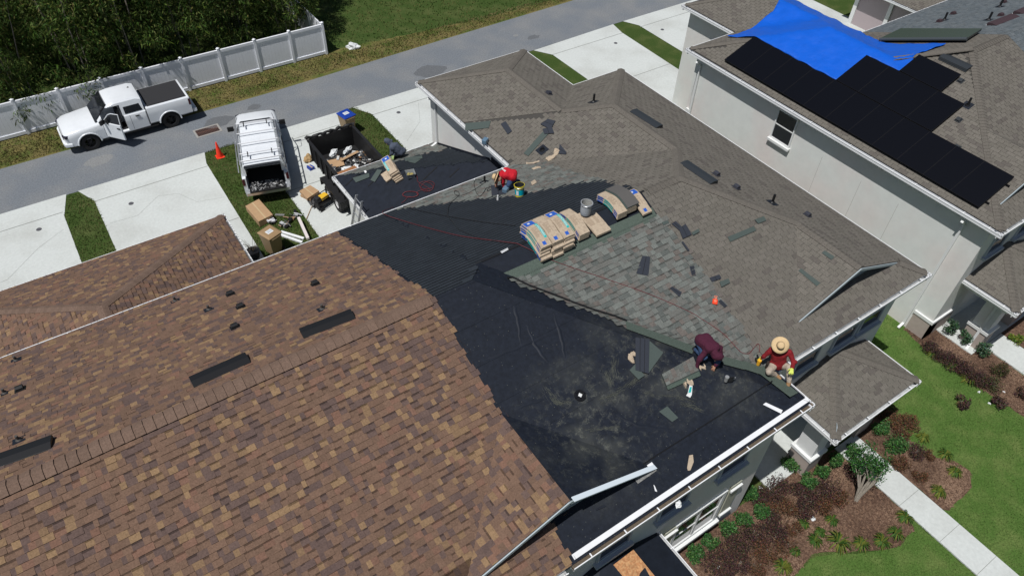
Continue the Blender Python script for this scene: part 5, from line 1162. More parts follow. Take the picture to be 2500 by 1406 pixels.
for i, (x, y, r, ye, l) in enumerate(((2047, 1322, .42, .4, 'largest strap leaved clump near the curved lawn edge'), (2103, 1327, .3, .5, 'clump just right of the largest one at the lawn edge'), (2155, 1320, .3, .3, 'clump left of the lawn point beside the front walk'), (2188, 1300, .3, .3, 'clump at the bed corner beside the front walk'), (2212, 1262, .3, .3, 'clump closest to the left edge of the front walk'),
    (1990, 1318, .26, .3, 'small clump left of the largest one'), (2003, 1297, .2, .1, 'small dark green tuft above the largest clump'), (2032, 1268, .24, .1, 'thin tuft right of the blue and white litter'), (1963, 1275, .2, .1, 'thin tuft left of the blue and white litter'), (1912, 1382, .32, .7, 'yellowish clump at the bottom edge of the bed'), (1943, 1343, .2, .2, 'small green tuft beside the dry brown shrub'),
    (2255, 1066, .26, .6, 'yellow green clump at the top of the bed right of the walk'), (2308, 1108, .28, .5, 'clump beside the lawn in the bed right of the walk'), (2332, 1150, .28, .4, 'clump at the right tip of the bed beyond the walk'), (2292, 1198, .3, .5, 'clump at the lower tip of the bed beyond the walk'), (2277, 862, .28, .5, 'first yellow clump by the neighbour lawn edge'), (2325, 893, .3, .5, 'second yellow clump by the neighbour lawn edge'), (2365, 925, .34, .6, 'third and widest yellow clump by the neighbour lawn edge'))):
    p = GZ(x, y, .1); lily(p.x, p.y, r, l, ye)
for i, (x, y, r) in enumerate(((1865, 1345, .4), (1805, 1378, .38), (1925, 1240, .42), (1960, 1250, .34), (1880, 1240, .36), (1770, 1395, .4), (2050, 1215, .36), (1900, 1310, .36), (2195, 1130, .34), (2235, 1100, .34), (2200, 1050, .34), (1955, 1195, .3), (2010, 1235, .34))):
    p = G2(x, y, .15); shrub(p.x, p.y, r, .32, PU if i % 2 else BR, ['low rusty shrub in the middle of the bed left of the twiggy one', 'low purple shrub next to the bottom hedge line', 'wide rusty shrub right of the bed centre', 'purple shrub below the olive one by the small tree', 'rusty shrub between the hedge line and the wall corner', 'purple shrub at the very bottom left of the bed', 'rusty shrub just left of the small tree trunks', 'purple shrub left of the small litter and clumps', 'rusty shrub in the centre of the right bed', 'purple shrub in the upper right bed by the lawn', 'rusty shrub below the shaded porch gutter', 'purple shrub beside the group under the column', 'rusty shrub between litter and small tree'][i], 1300, .045, .015, 'low rusty and purple ground shrubs', 'low_shrub', 15)
# small tree
t = empty('small_tree', GZ(2093, 1222), 'small tree with several pale leaning trunks beside the front walk', 'tree'); rn = random.Random(77)
br = MB(); tips = []
for k in range(7):
    a = R(15+k*13)+rn.uniform(-.1, .1); d = Vector((math.cos(a-.5), math.sin(a-.5), 0)); L = rn.uniform(.7, 1.05)
    p0 = Vector((rn.uniform(-.06, .06), rn.uniform(-.06, .06), 0)); p1 = p0+d*L*.25+Vector((0, 0, L*.6)); p2 = p0+d*L*.6+Vector((rn.uniform(-.1, .1), rn.uniform(-.1, .1), L*1.15))
    br.tube([p0, p1, p2], [.045, .035, .02], 7); tips.append(p2)
    for q in range(2): e_ = p2+Vector((rn.uniform(-.2, .35), rn.uniform(-.2, .35), rn.uniform(.1, .4))); br.tube([p1.lerp(p2, .6), e_], [.02, .008], 5); tips.append(e_)
br.build('trunk', m_bark, t, world=False, smooth=True); mb = MB()
for p in tips: leafcloud(mb, p+Vector((.08, .08, .05)), (.24, .24, .18), 110, .075, .022, GR[:3], rn, 0, .2)
mb.build('crown', m_leaf, t, world=False)
crumple(GZ(1985, 1266), (.08, .06, .035), 31, m_wp, 'litter', None, 1, 'white and blue torn wrapper on the mulch', 'litter', 'litter in the front bed')
for i, (x, y) in enumerate(((1755, 1385), (1857, 1190), (1845, 1240), (2390, 957), (2450, 957), (2415, 985))):
    crumple(GZ(x, y), (.05, .035, .03), 40+i, m_wp, 'litter', None, 1, ['pale scrap at the bottom of the bed by the porch gutter', 'pale scrap on the mulch at the shaded wall corner', 'pale scrap between the two end shrubs of the row', 'leftmost pale stone in the neighbour bed', 'rightmost pale stone in the neighbour bed', 'pale stone nearest the lawn in the neighbour bed'][i], 'litter', 'litter in the front bed')
# blades and chips
def scatter(name, polys, n, hgt_, cols, label, cat, seed, flat=False, z=.012, wdt=.012):
    rn = random.Random(seed); mb = MB()
    for poly, cnt in polys:
        xs = [p[0] for p in poly]; ys = [p[1] for p in poly]; k = 0
        while k < cnt:
            x = rn.uniform(min(xs), max(xs)); y = rn.uniform(min(ys), max(ys))
            if not inside((x, y), poly): continue
            k += 1; a = rn.uniform(0, 6.28); h = hgt_*rn.uniform(.5, 1.2); g_ = mn.noise(Vector((x*.9, y*.9, 0)))
            c = mixc(cols[0], cols[1], min(1, max(0, .5+g_*1.3+rn.uniform(-.3, .3)))); mb.col = c
            if flat:
                d = Vector((math.cos(a), math.sin(a), rn.uniform(-.2, .5)))*h; s = Vector((-math.sin(a), math.cos(a), rn.uniform(-.3, .3)))*wdt; p = Vector((x, y, z+.012))
                mb.add([p-s, p+s, p+d+s*.8, p+d-s*.8], [[0, 1, 2, 3]])
            else:
                d = Vector((math.cos(a)*h*.5, math.sin(a)*h*.5, h)); s = Vector((-math.sin(a), math.cos(a), 0))*wdt; p = Vector((x, y, z-.005)); mb.add([p-s, p+s, p+d], [[0, 1, 2]])
    o = mb.build(name, m_leaf, None); tag(o, label, cat, kind='stuff'); return o
LW = [((12.3, -1.5), (12.2, 2.5), (13.2, 2.6), (14.9, 1.66), (15.6, 1.4), (16.4, 1.47), (16.72, 1.85), (16.75, -1.5))]
side_lawn = [(17.66, -2), (17.66, 1.2), (19.2, 1.28), (19.75, 1.6), (19.05, 2.8), (19.1, 5.0), (18.6, 5.2), (19.1, 6.2), (19.3, 9), (23.3, 9), (23.4, 6.6), (23.0, 5.0), (23.3, 1.8), (23.6, -2)]
scatter('grass', [(LW[0], 9000), (side_lawn, 22000)], 0, .05, [(.06, .125, .024), (.14, .2, .058)], 'short green lawn grass between the beds and the front walk', 'grass', 1)
s1 = [(-1.82, 22), (-.5, 22), (-.47, 30.8), (-.98, 31.6), (-1.42, 31.75), (-1.82, 30.3)]; s2 = [(4.36, 22.8), (6.78, 22.8), (6.78, 30.6), (6.3, 31.9), (4.66, 31.8), (4.45, 30.9)]; s3 = [(11.36, 22.9), (12.9, 22.9), (12.88, 30.7), (12.4, 31.8), (11.9, 31.75), (11.4, 30.7)]
scatter('grass', [(s1, 3500), (s2, 9000), (s3, 5500)], 0, .07, [(.045, .075, .015), (.13, .13, .05)], 'patchy grass strips between the driveways', 'grass', 2, wdt=.02)
scatter('grass', [([(13.5, 36.2), (45, 37), (45, 58), (13.5, 58)], 26000)], 0, .1, [(.05, .09, .018), (.12, .12, .04)], 'rough grass verge beyond the road and below the fence', 'grass', 3, wdt=.035)
scatter('mulch', [(bed_a, 16000), ([(17.75, 4.6), (19.1, 4.9), (19.05, 2.8), (19.7, 1.6), (19.2, 1.3), (17.95, 1.22)], 3500), ([(23.3, 6.6), (23.05, 5.0), (23.3, 1.8), (23.6, -1), (25.05, -1), (25.05, 5.8)], 7000), ([(26.3, 5), (26.3, -1), (30, -1), (30, 5)], 3000)], 0, .07, [(.08, .048, .034), (.24, .155, .105)], 'loose brown bark mulch covering the planting beds', 'mulch', 4, flat=True, wdt=.012)

scatter('dry_grass', [([(-6, 35.4), (9, 35.5), (14, 35.9), (14, 37.6), (-6, 37.6)], 12000), ([(14, 35.6), (30, 36.3), (30, 37.2), (14, 37.4)], 5000)], 0, .07, [(.09, .082, .028), (.2, .165, .075)], 'dry tan grass verge between the road and the white fence', 'grass', 13, wdt=.03)
# ---------------------------------------------------------------- roof clutter
m_grn = M('shingle_back_green', (.065, .085, .078), .9, nz=.15, ns=40); m_slt = M('shingle_back_slate', (.028, .033, .045), .85, nz=.2, ns=40)
def flat(P, pxs, mat, h, label, name='loose_shingle', cat='shingle', group='loose shingles on the roof', t=.006, lines=0, lift=0):
    mb = MB(); c = [P.px(x, y)+P.n*h for x, y in pxs]; c[0] += P.n*lift
    if (c[1]-c[0]).cross(c[2]-c[1]).dot(P.n) < 0: c = c[::-1]
    mb.loft([c, [p+P.n*t for p in c]])
    if lines and len(c) == 4:
        mb.mi = 1
        for k in range(lines):
            f = (k+1)/(lines+1); a = c[0].lerp(c[1], f)+P.n*(t+.002); b = c[3].lerp(c[2], f)+P.n*(t+.002); mb.bar(a, b, .012, .002, up=P.n)
    o = mb.build(name, [mat, m_black], None); tag(o, label, cat, group); return o
PWL = [(((1137, 303), (1199, 297), (1194, 314), (1136, 321)), m_grn, 'green backed shingle lying by the gutter of the grey garage wing'), (((1223, 305), (1235, 298), (1251, 322), (1240, 330)), m_slt, 'narrow dark shingle right of the green one on the garage wing'),
       (((1320, 306), (1338, 293), (1357, 298), (1345, 318)), m_slt, 'uppermost slate grey shingle of the small pile on the wing roof'), (((1325, 318), (1348, 312), (1354, 328), (1330, 330)), m_slt, 'lower slate grey shingle of the small pile on the wing roof'),
       (((1279, 376), (1327, 322), (1340, 328), (1290, 383)), m_grn, 'long green strip sliding below the small shingle pile'), (((1364, 377), (1367, 353), (1384, 374), (1382, 379)), m_slt, 'triangular slate piece beside the twisted wrapper')]
for i, (q, m_, l) in enumerate(PWL): flat(PW, q, m_, .03+.008*(i % 4), l, lines=1 if m_ is m_slt and i != 1 else 0)
PFL = [(((1567, 626), (1586, 628), (1582, 675), (1552, 669)), m_slt, 'large two tab slate shingle in the middle of the new courses', 1), (((1638, 548), (1648, 542), (1668, 560), (1660, 567)), m_slt, 'small slate shingle at the top of the dark cluster', 1), (((1655, 560), (1672, 549), (1687, 575), (1665, 585)), m_slt, 'lower slate shingle of the dark cluster', 1),
       (((1686, 570), (1703, 561), (1706, 568), (1690, 577)), m_grn, 'small green shingle touching the dark cluster', 0), (((1661, 594), (1665, 592), (1681, 614), (1677, 616)), m_slt, 'thin dark strip below the dark cluster', 0), (((1682, 652), (1693, 650), (1698, 675), (1688, 675)), m_slt, 'slender slate shingle at the edge of the new courses', 2),
       (((1634, 706), (1639, 701), (1663, 715), (1657, 726)), m_slt, 'slate shingle left of the orange tool', 1), (((1730, 680), (1754, 672), (1759, 681), (1736, 690)), m_slt, 'slate shingle up slope from the orange tool', 1), (((1754, 690), (1776, 682), (1780, 692), (1759, 703)), m_grn, 'greyish shingle just right of the slate one above the orange tool', 0),
       (((1751, 738), (1757, 733), (1772, 748), (1766, 753)), m_slt, 'short slate shingle tucked against the orange tool', 1), (((1775, 580), (1838, 554), (1845, 564), (1781, 592)), m_grn, 'long green repair strip high on the old grey slope', 0), (((1841, 538), (1863, 530), (1869, 540), (1849, 548)), m_grn, 'small green repair shingle near the ridge', 0),
       (((1614, 545), (1628, 540), (1632, 546), (1618, 552)), m_grn, 'tiny green shingle at the corner of the new courses', 0)]
for i, (q, m_, l, n) in enumerate(PFL): flat(PF2, q, m_, .034+.007*(i % 5), l, lines=n)
for q, l in ((((1949, 662), (1956, 657), (2003, 692), (1994, 700)), 'long green repair strip on the small gable slope'), (((2006, 619), (2013, 613), (2037, 628), (2030, 636)), 'short grey repair shingle high on the small gable slope')): flat(GL, q, m_grn, .03, l)
for q, l in ((((2035, 1034), (2042, 1044), (2039, 1056)), 'small pale blue flashing triangle on the porch roof corner'),): flat(Ps_ := PL('y', 1, 4.03, 2.9), q, MT['bright_flashing'], .05, l, 'flashing_scrap', 'flashing', 'metal scraps on the roofs', lift=.1)
# materials around the kneeling man
flat(PF1, ((1549, 826), (1583, 830), (1581, 914), (1549, 905)), m_slt, .06, 'long dark bowed shingle on top of the pile left of the kneeling man', lines=2)
flat(PF1, ((1583, 832), (1618, 862), (1582, 912), (1560, 905)), m_grn, .03, 'green edged shingle under the bowed dark one')
flat(PF1, ((1535, 905), (1549, 890), (1572, 918), (1557, 928)), m_grn, .045, 'green shingle corner at the foot of the bowed dark one')
mb = MB(); q = [PF1.px(x, y) for x, y in ((1614, 915), (1690, 872), (1709, 918), (1629, 953))]
rn = random.Random(3); nu, nv = 8, 4
for i in range(nu):
    for j in range(nv):
        def bl(a, b): return q[0].lerp(q[1], a).lerp(q[3].lerp(q[2], a), b)
        f0, f1, g0, g1 = i/nu, (i+1)/nu, j/nv*.72, (j+1)/nv*.72
        mb.col = c_lam(rn); hh = .05+.006*(i+j & 1); mb.poly([bl(f0, g0)+PF1.n*hh, bl(f1, g0)+PF1.n*hh, bl(f1, g1)+PF1.n*hh, bl(f0, g1)+PF1.n*hh][::-1])
mb.col = (.045, .055, .05); mb.poly([bl(0, .72)+PF1.n*.05, bl(1, .72)+PF1.n*.05, bl(1, .78)+PF1.n*.05, bl(0, .78)+PF1.n*.05][::-1]); mb.col = (.075, .1, .083); mb.poly([bl(0, .78)+PF1.n*.05, bl(1, .78)+PF1.n*.05, bl(1, 1)+PF1.n*.05, bl(0, 1)+PF1.n*.05][::-1])
mb.col = (.05, .06, .055); mb.loft([[p for p in q], [p+PF1.n*.045 for p in q]])
tag(mb.build('shingle_sheet', m_shingle, None), 'large patterned new shingle held flat by the kneeling man in maroon', 'shingle', 'loose shingles on the roof')
flat(PF1, ((1608, 1005), (1628, 992), (1655, 1020), (1640, 1030)), m_grn, .02, 'dusty green shingle lying on the dusty felt down slope')
for q, m_, l, P in ((((1861, 988), (1868, 983), (1909, 1002), (1905, 1010)), m_white, 'white metal strip on the felt near the outer corner', PF1), (((1222, 617), (1240, 608), (1242, 612), (1226, 621)), m_white, 'white sheet scrap beside the ridge slot', PN), (((1594, 1183), (1597, 1186), (1603, 1200), (1598, 1199)), m_white, 'small white triangle scrap below the white flashing', PF1),
                    (((1681, 1112), (1690, 1110), (1692, 1128), (1684, 1148), (1678, 1149), (1676, 1143)), m_kraft, 'torn tan cardboard strip on the lower felt', PF1), (((1454, 1241), (1474, 1231), (1479, 1236), (1454, 1246)), m_felt, 'small black felt patch near the brown edge', PF1),
                    (((1548, 1170), (1595, 1139), (1602, 1149), (1556, 1181)), M('tar_patch', (.2, .2, .19), .8, nz=.6, ns=25), 'grey tar smeared flashing at the foot of the white rake', PF1), (((1578, 1136), (1590, 1128), (1597, 1138), (1583, 1146)), m_white, 'bent white metal corner at the foot of the white rake', PF1),
                    (((1245, 1038), (1250, 1034), (1298, 1058), (1296, 1064)), M('dark_metal', (.03, .035, .04), .4), 'narrow dark metal strip at the top of the brown gable', PF1), (((1296, 447), (1306, 441), (1311, 448), (1300, 455)), m_kraft, 'thin tan stick beside the yellow rimmed bucket', PN)):
    flat(P, q, m_, .03, l, 'scrap', 'scrap', 'scraps on the roof', .004)
# twisted wrappers
def wrapper(P, a, b, r, seed, label, mat=None):
    rn = random.Random(seed); A = P.px(*a); B = P.px(*b); mb = MB(); n = 14; side = P.n.cross((B-A).normalized()); vs = []
    for i in range(n+1):
        f = i/n; c = A.lerp(B, f)+P.n*.03+side*.04*math.sin(f*7+seed); w_ = r*(.5+.5*abs(math.sin(f*4+seed))+rn.uniform(-.15, .15)); tw = math.sin(f*5+seed)*.9
        ring = []
        for k in range(8): an = k*math.pi/4+tw; ring.append(c+side*math.cos(an)*w_+P.n*max(-.025, math.sin(an)*w_*rn.uniform(.15, .5)))
        vs.append(ring)
    mb.loft(vs); return tag(mb.build('torn_wrapper', mat or m_kraft, None), label, 'wrapper', 'torn paper wrappers on the roof')
wrapper(PW, (1338, 394), (1364, 368), .11, 1, 'long twisted tan wrapper beside the triangular slate piece')
wrapper(PN, (1285, 402), (1326, 395), .08, 2, 'thin tan wrapper with a blue end above the man in the red shirt'); wrapper(PN, (1299, 414), (1321, 411), .1, 3, 'short tan wrapper lowest of the three near the valley')
wrapper(PF1, (1535, 880), (1550, 862), .1, 4, 'torn tan wrapper under the left side of the bowed dark shingle'); wrapper(PF1, (1668, 938), (1688, 930), .09, 5, 'tan paper sticking out below the patterned shingle'); wrapper(PF1, (1708, 902), (1720, 893), .06, 6, 'tan wrapper edge beside the kneeling man hand')
flat(PF1, ((1674, 966), (1678, 960), (1683, 938), (1690, 938), (1688, 964), (1684, 971)), m_trim, .02, 'white wrapper strip with a teal middle below the patterned shingle', 'torn_wrapper', 'wrapper', 'torn paper wrappers on the roof', .003)
mb = MB(); q = [PF1.px(x, y)+PF1.n*.028 for x, y in ((1679, 960), (1686, 958), (1688, 945), (1683, 945))]; mb.poly(q); mb.build('teal_print', m_teal, bpy.data.objects['torn_wrapper.007'] if 'torn_wrapper.007' in bpy.data.objects else [o for o in bpy.data.objects if o.name.startswith('torn_wrapper')][-1])
# hoses
def hose(segs, r, mat, label, name='air_hose', grp='air hoses on the roof'):
    pts = []
    for P, px in segs:
        for x, y in px: pts.append(P.px(x, y)+P.n*(r+.03) if isinstance(P, PL) else Vector(px and GZ(x, y, P)))
    out = []
    for i in range(len(pts)-1):
        p0 = pts[max(0, i-1)]; p1 = pts[i]; p2 = pts[i+1]; p3 = pts[min(len(pts)-1, i+2)]
        for k in range(5): t = k/5; out.append(.5*((2*p1)+(p2-p0)*t+(2*p0-5*p1+4*p2-p3)*t*t+(3*p1-p0-3*p2+p3)*t*t*t))
    out.append(pts[-1]); mb = MB(); mb.tube(out, r, 5); return tag(mb.build(name, mat, None, smooth=True), label, 'hose', grp)
rn = random.Random(8); coil = []
for k in range(26): a = k*.85; q = 1+.25*math.sin(k*1.7); coil.append((1003+q*(15*math.cos(a)+6*math.sin(a)), 476+q*(7*math.sin(a)-5*math.cos(a))))
c2 = []
for k in range(18): a = k*.8+1; q = 1+.3*math.sin(k*1.3); c2.append((1043+q*15*math.cos(a), 455+q*11*math.sin(a)))
hose([(G2w, [(1012, 417), (1020, 436), (1022, 446)]+c2+coil+[(985, 495), (960, 508)]), (PN, [(934, 522), (985, 542), (1074, 567), (1130, 580), (1195, 589), (1258, 597), (1266, 599)]), (PF2, [(1276, 603), (1313, 621), (1329, 630), (1382, 650), (1489, 686), (1585, 720), (1675, 759), (1712, 780), (1762, 814), (1791, 844), (1808, 861), (1826, 864), (1838, 851), (1848, 841), (1853, 846), (1852, 860)])], .009, m_redh, 'long red hose from the garage roof coil to the seated man in the straw hat')
hose([(PN, [(985, 507), (1030, 518), (1095, 531), (1180, 545), (1259, 554)])], .009, m_blkh, 'black hose stretching straight across the dark courses to the big bundle stack')
hose([(PN, [(1187, 446), (1165, 441), (1158, 448), (1159, 458), (1164, 474), (1172, 482), (1180, 474), (1187, 463), (1193, 461), (1190, 469), (1197, 466), (1194, 458), (1200, 460)])], .008, m_blkh, 'tangled black hose loop left of the man in the red shirt')
hose([(PN, [(1187, 447), (1160, 465), (1139, 476), (1121, 481), (1110, 475), (1112, 468), (1121, 473), (1119, 482), (1104, 495), (1096, 507), (1094, 530), (1105, 543), (1121, 563), (1150, 576), (1180, 586), (1258, 599)])], .008, m_blkh, 'black hose curling down from the vent pipe over the dark courses')
# bundles of shingles
def kraft(P3, name, label, lab=False, band=False, nx=4, ny=12, L=1.0, W=.335, T=.062, txt=None, group='shingle bundles stacked on the ridge', sq=False, side=False):
    """P3(u,v,w): u along width 0..W, v along length 0..L, w height"""
    t = bpy.data.objects.new(name, None); COL.objects.link(t); t.location = P3(W/2, L/2, 0); tag(t, label, 'shingle bundle', group); t.empty_display_size = .1
    mb = MB(); rn = random.Random(hash(label) % 999)
    secs = []
    for j in range(ny+1):
        v = L*j/ny; e = .006*rn.uniform(-1, 1); secs.append([P3(.0+e, v, .004), P3(W+e, v, .004), P3(W+.004+e, v, T*.55), P3(W-.008+e, v, T), P3(W*.5, v, T+.003), P3(.008+e, v, T), P3(-.004+e, v, T*.55)])
    mb.loft(secs); mb.build('wrap', m_kraft, t)
    def patch(u0, u1, v0, v1, mat, nm, h=.003, n=5, par=None):
        m2 = MB()
        for k in range(n):
            a = v0+(v1-v0)*k/n; b = v0+(v1-v0)*(k+1)/n; m2.poly([P3(u0, a, T+h), P3(u1, a, T+h), P3(u1, b, T+h), P3(u0, b, T+h)])
        m2.loft([[P3(u0, v, T+h) for v in (v0, v1)]+[P3(u0, v, T) for v in (v1, v0)], [P3(u0+.001, v, T+h) for v in (v0, v1)]+[P3(u0+.001, v, T) for v in (v1, v0)]]); return m2.build(nm, mat, t)
    if lab: patch(.02, .3, L-.24, L-.03, m_blue, 'label', .004); patch(.11, .18, L-.16, L-.1, m_trim, 'logo', .006, 1)
    if band: patch(W-.1, W-.02, .22, L-.25, m_teal, 'band', .004, 8)
    if side:
        m2 = MB()
        for mi_, (a, b) in ((0, (L-.3, L-.04)), (1, (.25, L-.34)), (0, (.05, .2))):
            m2.mi = mi_
            for q in range(3): v0, v1 = a+(b-a)*q/3, a+(b-a)*(q+1)/3; m2.poly([P3(-.009, v0, .012), P3(-.009, v1, .012), P3(-.009, v1, T-.008), P3(-.009, v0, T-.008)])
        m2.build('side_print', [m_blue, m_teal], t)
    if sq: patch(.1, .2, .05, .15, m_blue, 'label', .004, 1)
    if band:
        cu = bpy.data.curves.new('print', 'FONT'); cu.body = 'LANDMARK'; cu.size = .085; to = bpy.data.objects.new('print', cu); COL.objects.link(to)
        dg = bpy.context.evaluated_depsgraph_get(); me = bpy.data.meshes.new_from_object(to.evaluated_get(dg)); bpy.data.objects.remove(to)
        for v in me.vertices: q = P3(W-.09+v.co.y, L-.3-v.co.x*.95, T+.007); v.co = q-t.location
        me.materials.append(m_trim); o = bpy.data.objects.new('print', me); COL.objects.link(o); o.parent = t
    patch(.04, W-.12, .3, .62, MT.get('kraft_print') or M('kraft_print', (.36, .28, .2), .8, nz=.3, ns=45), 'printing', .0025)
    return t
yr = 11.275
def drape(x0, k, yc=11.3, tw=0., jx=0, jy=0):
    def f(u, v, w):
        y = yc-.5+v+jy; d = math.sqrt((y-yr)**2+.04); z = 7.9-.36*d+.11+k*.066+w*.98; return Vector((x0+u+jx+tw*(v-.5), y, z))
    return f
rn = random.Random(6)
wd_ = ['bottom', 'second', 'third', 'fourth', 'fifth', 'top']
for c in range(3):
    for k in range(6):
        top = k == 5; kraft(drape(8.62+c*.36-(5-k)*.012, k-.6, 11.2-(5-k)*.022, .06, rn.uniform(-.04, .04)*(not top), rn.uniform(-.06, .06)*(not top)), 'shingle_bundle', '%s bundle in the %s column of the largest ridge stack' % (wd_[k], ['left', 'middle', 'right'][c]), lab=(c != 1 and top) or (c == 0), band=(c != 1 and top), sq=True if top else False, side=c == 0)
for k in range(3): kraft(drape(9.86, k, 11.2, .08, rn.uniform(-.02, .02)), 'shingle_bundle', '%s bundle under the left side of the grey bucket' % ['bottom', 'middle', 'top'][k], side=True, lab=k == 0)
def onp(P, px, a, k=0, h=.03):
    T = P.frame(P.px(*px), a, h+k*.066)
    def f(u, v, w): return T @ Vector((u, v, w))
    return f
kraft(drape(10.3, 0, 11.1, -.1), 'shingle_bundle', 'low bundle under the grey bucket lying to its right', W=.5, L=.85)
wn_ = ['bottom', 'second', 'top']
for k in range(3): kraft(drape(11.25, k, 11.3, .08, rn.uniform(-.02, .02)), 'shingle_bundle', '%s bundle on the left of the far ridge stack' % wn_[k], side=True)
for k in range(3): kraft(drape(11.6, k, 11.34, .05, rn.uniform(-.02, .02)), 'shingle_bundle', '%s bundle on the right of the far ridge stack' % wn_[k])
kraft(drape(12.02, 0, 11.1, .1), 'shingle_bundle', 'blue labelled bundle lying at the right end of the felt ridge', lab=True, L=.9, sq=True); 
f_ = drape(11.62, 3, 11.34, .05)
for i in range(5):
    mb = MB(); secs = []
    for j in range(9): v = 1.0*j/8; secs.append([f_(-.06+i*.012, v, i*.008), f_(.36+i*.01, v, i*.008), f_(.36+i*.01, v, i*.008+.006), f_(-.06+i*.012, v, i*.008+.006)])
    mb.loft(secs); tag(mb.build('bent_shingle', m_grn if i != 4 else M('shingle_grey', (.1, .095, .09), .9), None), '%s green shingle sheet draped over the far ridge stack' % ['lowest', 'second', 'third', 'fourth', 'uppermost'][i], 'shingle', 'bent shingle sheets on the far stack')
# garage roof bundles
gp = Vector(G2w.px(962, 438))
for k in range(6):
    j = [0, .02, -.03, .01, .05, .1][k]
    T = G2w.frame(G2w.px(966-2*k+(k > 3)*4, 425-1*k), R(-8), .03+k*.066)
    def f(u, v, w, T=T): return T @ Vector((v-.5, u-.17, w))
    kraft(f, 'shingle_bundle', ['bottom', 'second', 'third', 'fourth', 'fifth', 'top'][k]+' bundle of the stack beside the man in the grey hood', lab=k > 3 or k == 2, band=k == 5, group='shingle bundles on the garage roof')
T = G2w.frame(G2w.px(947, 433), R(-4), .03)
def f(u, v, w, T=T): return T @ Vector((v*.5-.25, u-.17, w))
kraft(f, 'shingle_bundle', 'short bundle leaning below the garage roof stack', lab=False, group='shingle bundles on the garage roof')
for q, l in ((((862, 436), (902, 424), (903, 434), (870, 447)), 'green shingle flat on the garage felt near its outer gutter'), (((905, 441), (922, 415), (934, 417), (916, 446)), 'green shingle slanting down the garage felt'), (((988, 388), (1031, 382), (1032, 389), (990, 396)), 'upper pale shingle right of the garage bundles'), (((994, 394), (1028, 391), (1014, 401), (1000, 398)), 'lower pale shingle right of the garage bundles')): flat(G2w if q[0][0] < 950 else G2n, q, m_grn, .03, l, group='loose shingles on the garage roof')
for i, (a, b) in enumerate((((843, 454), (872, 428)), ((899, 455), (938, 418)), ((965, 445), (1000, 412)), ((1033, 440), (1067, 408)), ((1097, 434), (1121, 412)))):
    mb = MB(); mb.bar(G2w.px(*a)+G2w.n*.008, G2w.px(*b)+G2w.n*.008, .06, .01, up=G2w.n); tag(mb.build('toe_board', m_black, None), ['first', 'second', 'third', 'fourth', 'fifth'][i]+' black strip from the outer gutter across the garage felt', 'strip', 'black strips on the garage felt')
flat(G2w, ((889, 418), (894, 417), (896, 422), (892, 424)), m_trim, .02, 'small oval white scrap on the garage felt', 'scrap', 'scrap', 'scraps on the roof')
# tub, buckets
def bucket(P3, lean, r, h, label, cols, name='bucket'):
    t = empty(name, P3, label, 'bucket'); ax = (Vector((0, 0, 1))+lean).normalized()
    mb = MB(); mb.lathe([(0, .0), (r*.86, 0), (r*.9, h*.18)], (0, 0, 0), 22, ax=ax); mb.mi = 1; mb.lathe([(r*.9, h*.18), (r*.97, h*.72)], (0, 0, 0), 22, ax=ax); mb.mi = 0
    mb.lathe([(r*.97, h*.72), (r, h), (r*1.06, h), (r*1.06, h*.93), (r*1.0, h*.93)], (0, 0, 0), 22, ax=ax); mb.mi = 2; mb.lathe([(r, h), (r*.95, h), (r*.84, .02), (0, .02)], (0, 0, 0), 22, ax=ax)
    mb.build('body', cols, t, world=False, smooth=True, angle=50)
    mb = MB(); s = Vector((1, 0, 0)); pts = [ax*h*.9+s*math.cos(a)*r*1.1+Vector((0, -1, .1))*math.sin(a)*r*1.1 for a in [math.pi*k/10 for k in range(11)]]; mb.tube(pts, .006, 5); mb.build('handle', m_steel, t, world=False); return t
m_yel = M('bucket_yellow', (.75, .62, .02), .45); m_cyan = M('bucket_cyan', (.0, .42, .52), .45)
b1 = bucket(PN.px(1269, 479)+PN.n*.02, Vector((0, .12, 0)), .155, .38, 'yellow rimmed bucket with bright cyan label beside the man in red', [m_yel, m_cyan, m_dark])
mb = MB(); mb.T = Matrix.Identity(4)
for a0, c_ in ((R(200), 0), (R(285), 1)):
    for k in range(4 if c_ == 0 else 2):
        a = a0+k*.12; r = .156
        if c_ == 0: mb.poly([(r*math.cos(a), r*math.sin(a)+.02, .09), (r*math.cos(a+.12), r*math.sin(a+.12)+.02, .09), (r*math.cos(a+.12)*1.02, r*math.sin(a+.12)*1.02+.04, .25), (r*math.cos(a)*1.02, r*math.sin(a)*1.02+.04, .25)])
mb.build('label_panel', m_trim, b1, world=False)
bucket(Vector((10.45, 11.28, 8.06)), Vector((.05, 0, 0)), .155, .37, 'grey bucket full of dried mortar standing on the ridge bundles', [M('bucket_grey', (.3, .33, .37), .5), M('bucket_grey2', (.36, .39, .43), .5), M('mortar', (.35, .35, .33), .9, bump=.6, bs=30)])
t = empty('clear_tub', G2w.px(1003, 432)+G2w.n*.02, 'clear plastic tub of yellow nails on the garage felt', 'tub', R(-15)); m_clr = M('clear_plastic', (.3, .32, .33), .2)
mb = MB(); mb.loft([[Vector((x*a, y*a, z)) for x, y in ((-1, -1), (1, -1), (1, 1), (-1, 1))] for a, z in ((.13, 0), (.17, .2), (.175, .2), (.165, .19), (.135, .02))]); mb.build('tub_body', m_clr, t, world=False)
mb = MB(); rn = random.Random(1)
for k in range(14): mb.box((rn.uniform(-.09, .09), rn.uniform(-.09, .09), .05+rn.random()*.05), (.07, .07, .03), Rm=Matrix.Rotation(rn.uniform(0, 6), 3, 'Z'))
o = mb.build('nail_coils', M('nail_brass', (.5, .42, .15), .4, metal=.4), t, world=False); o['kind'] = 'stuff'
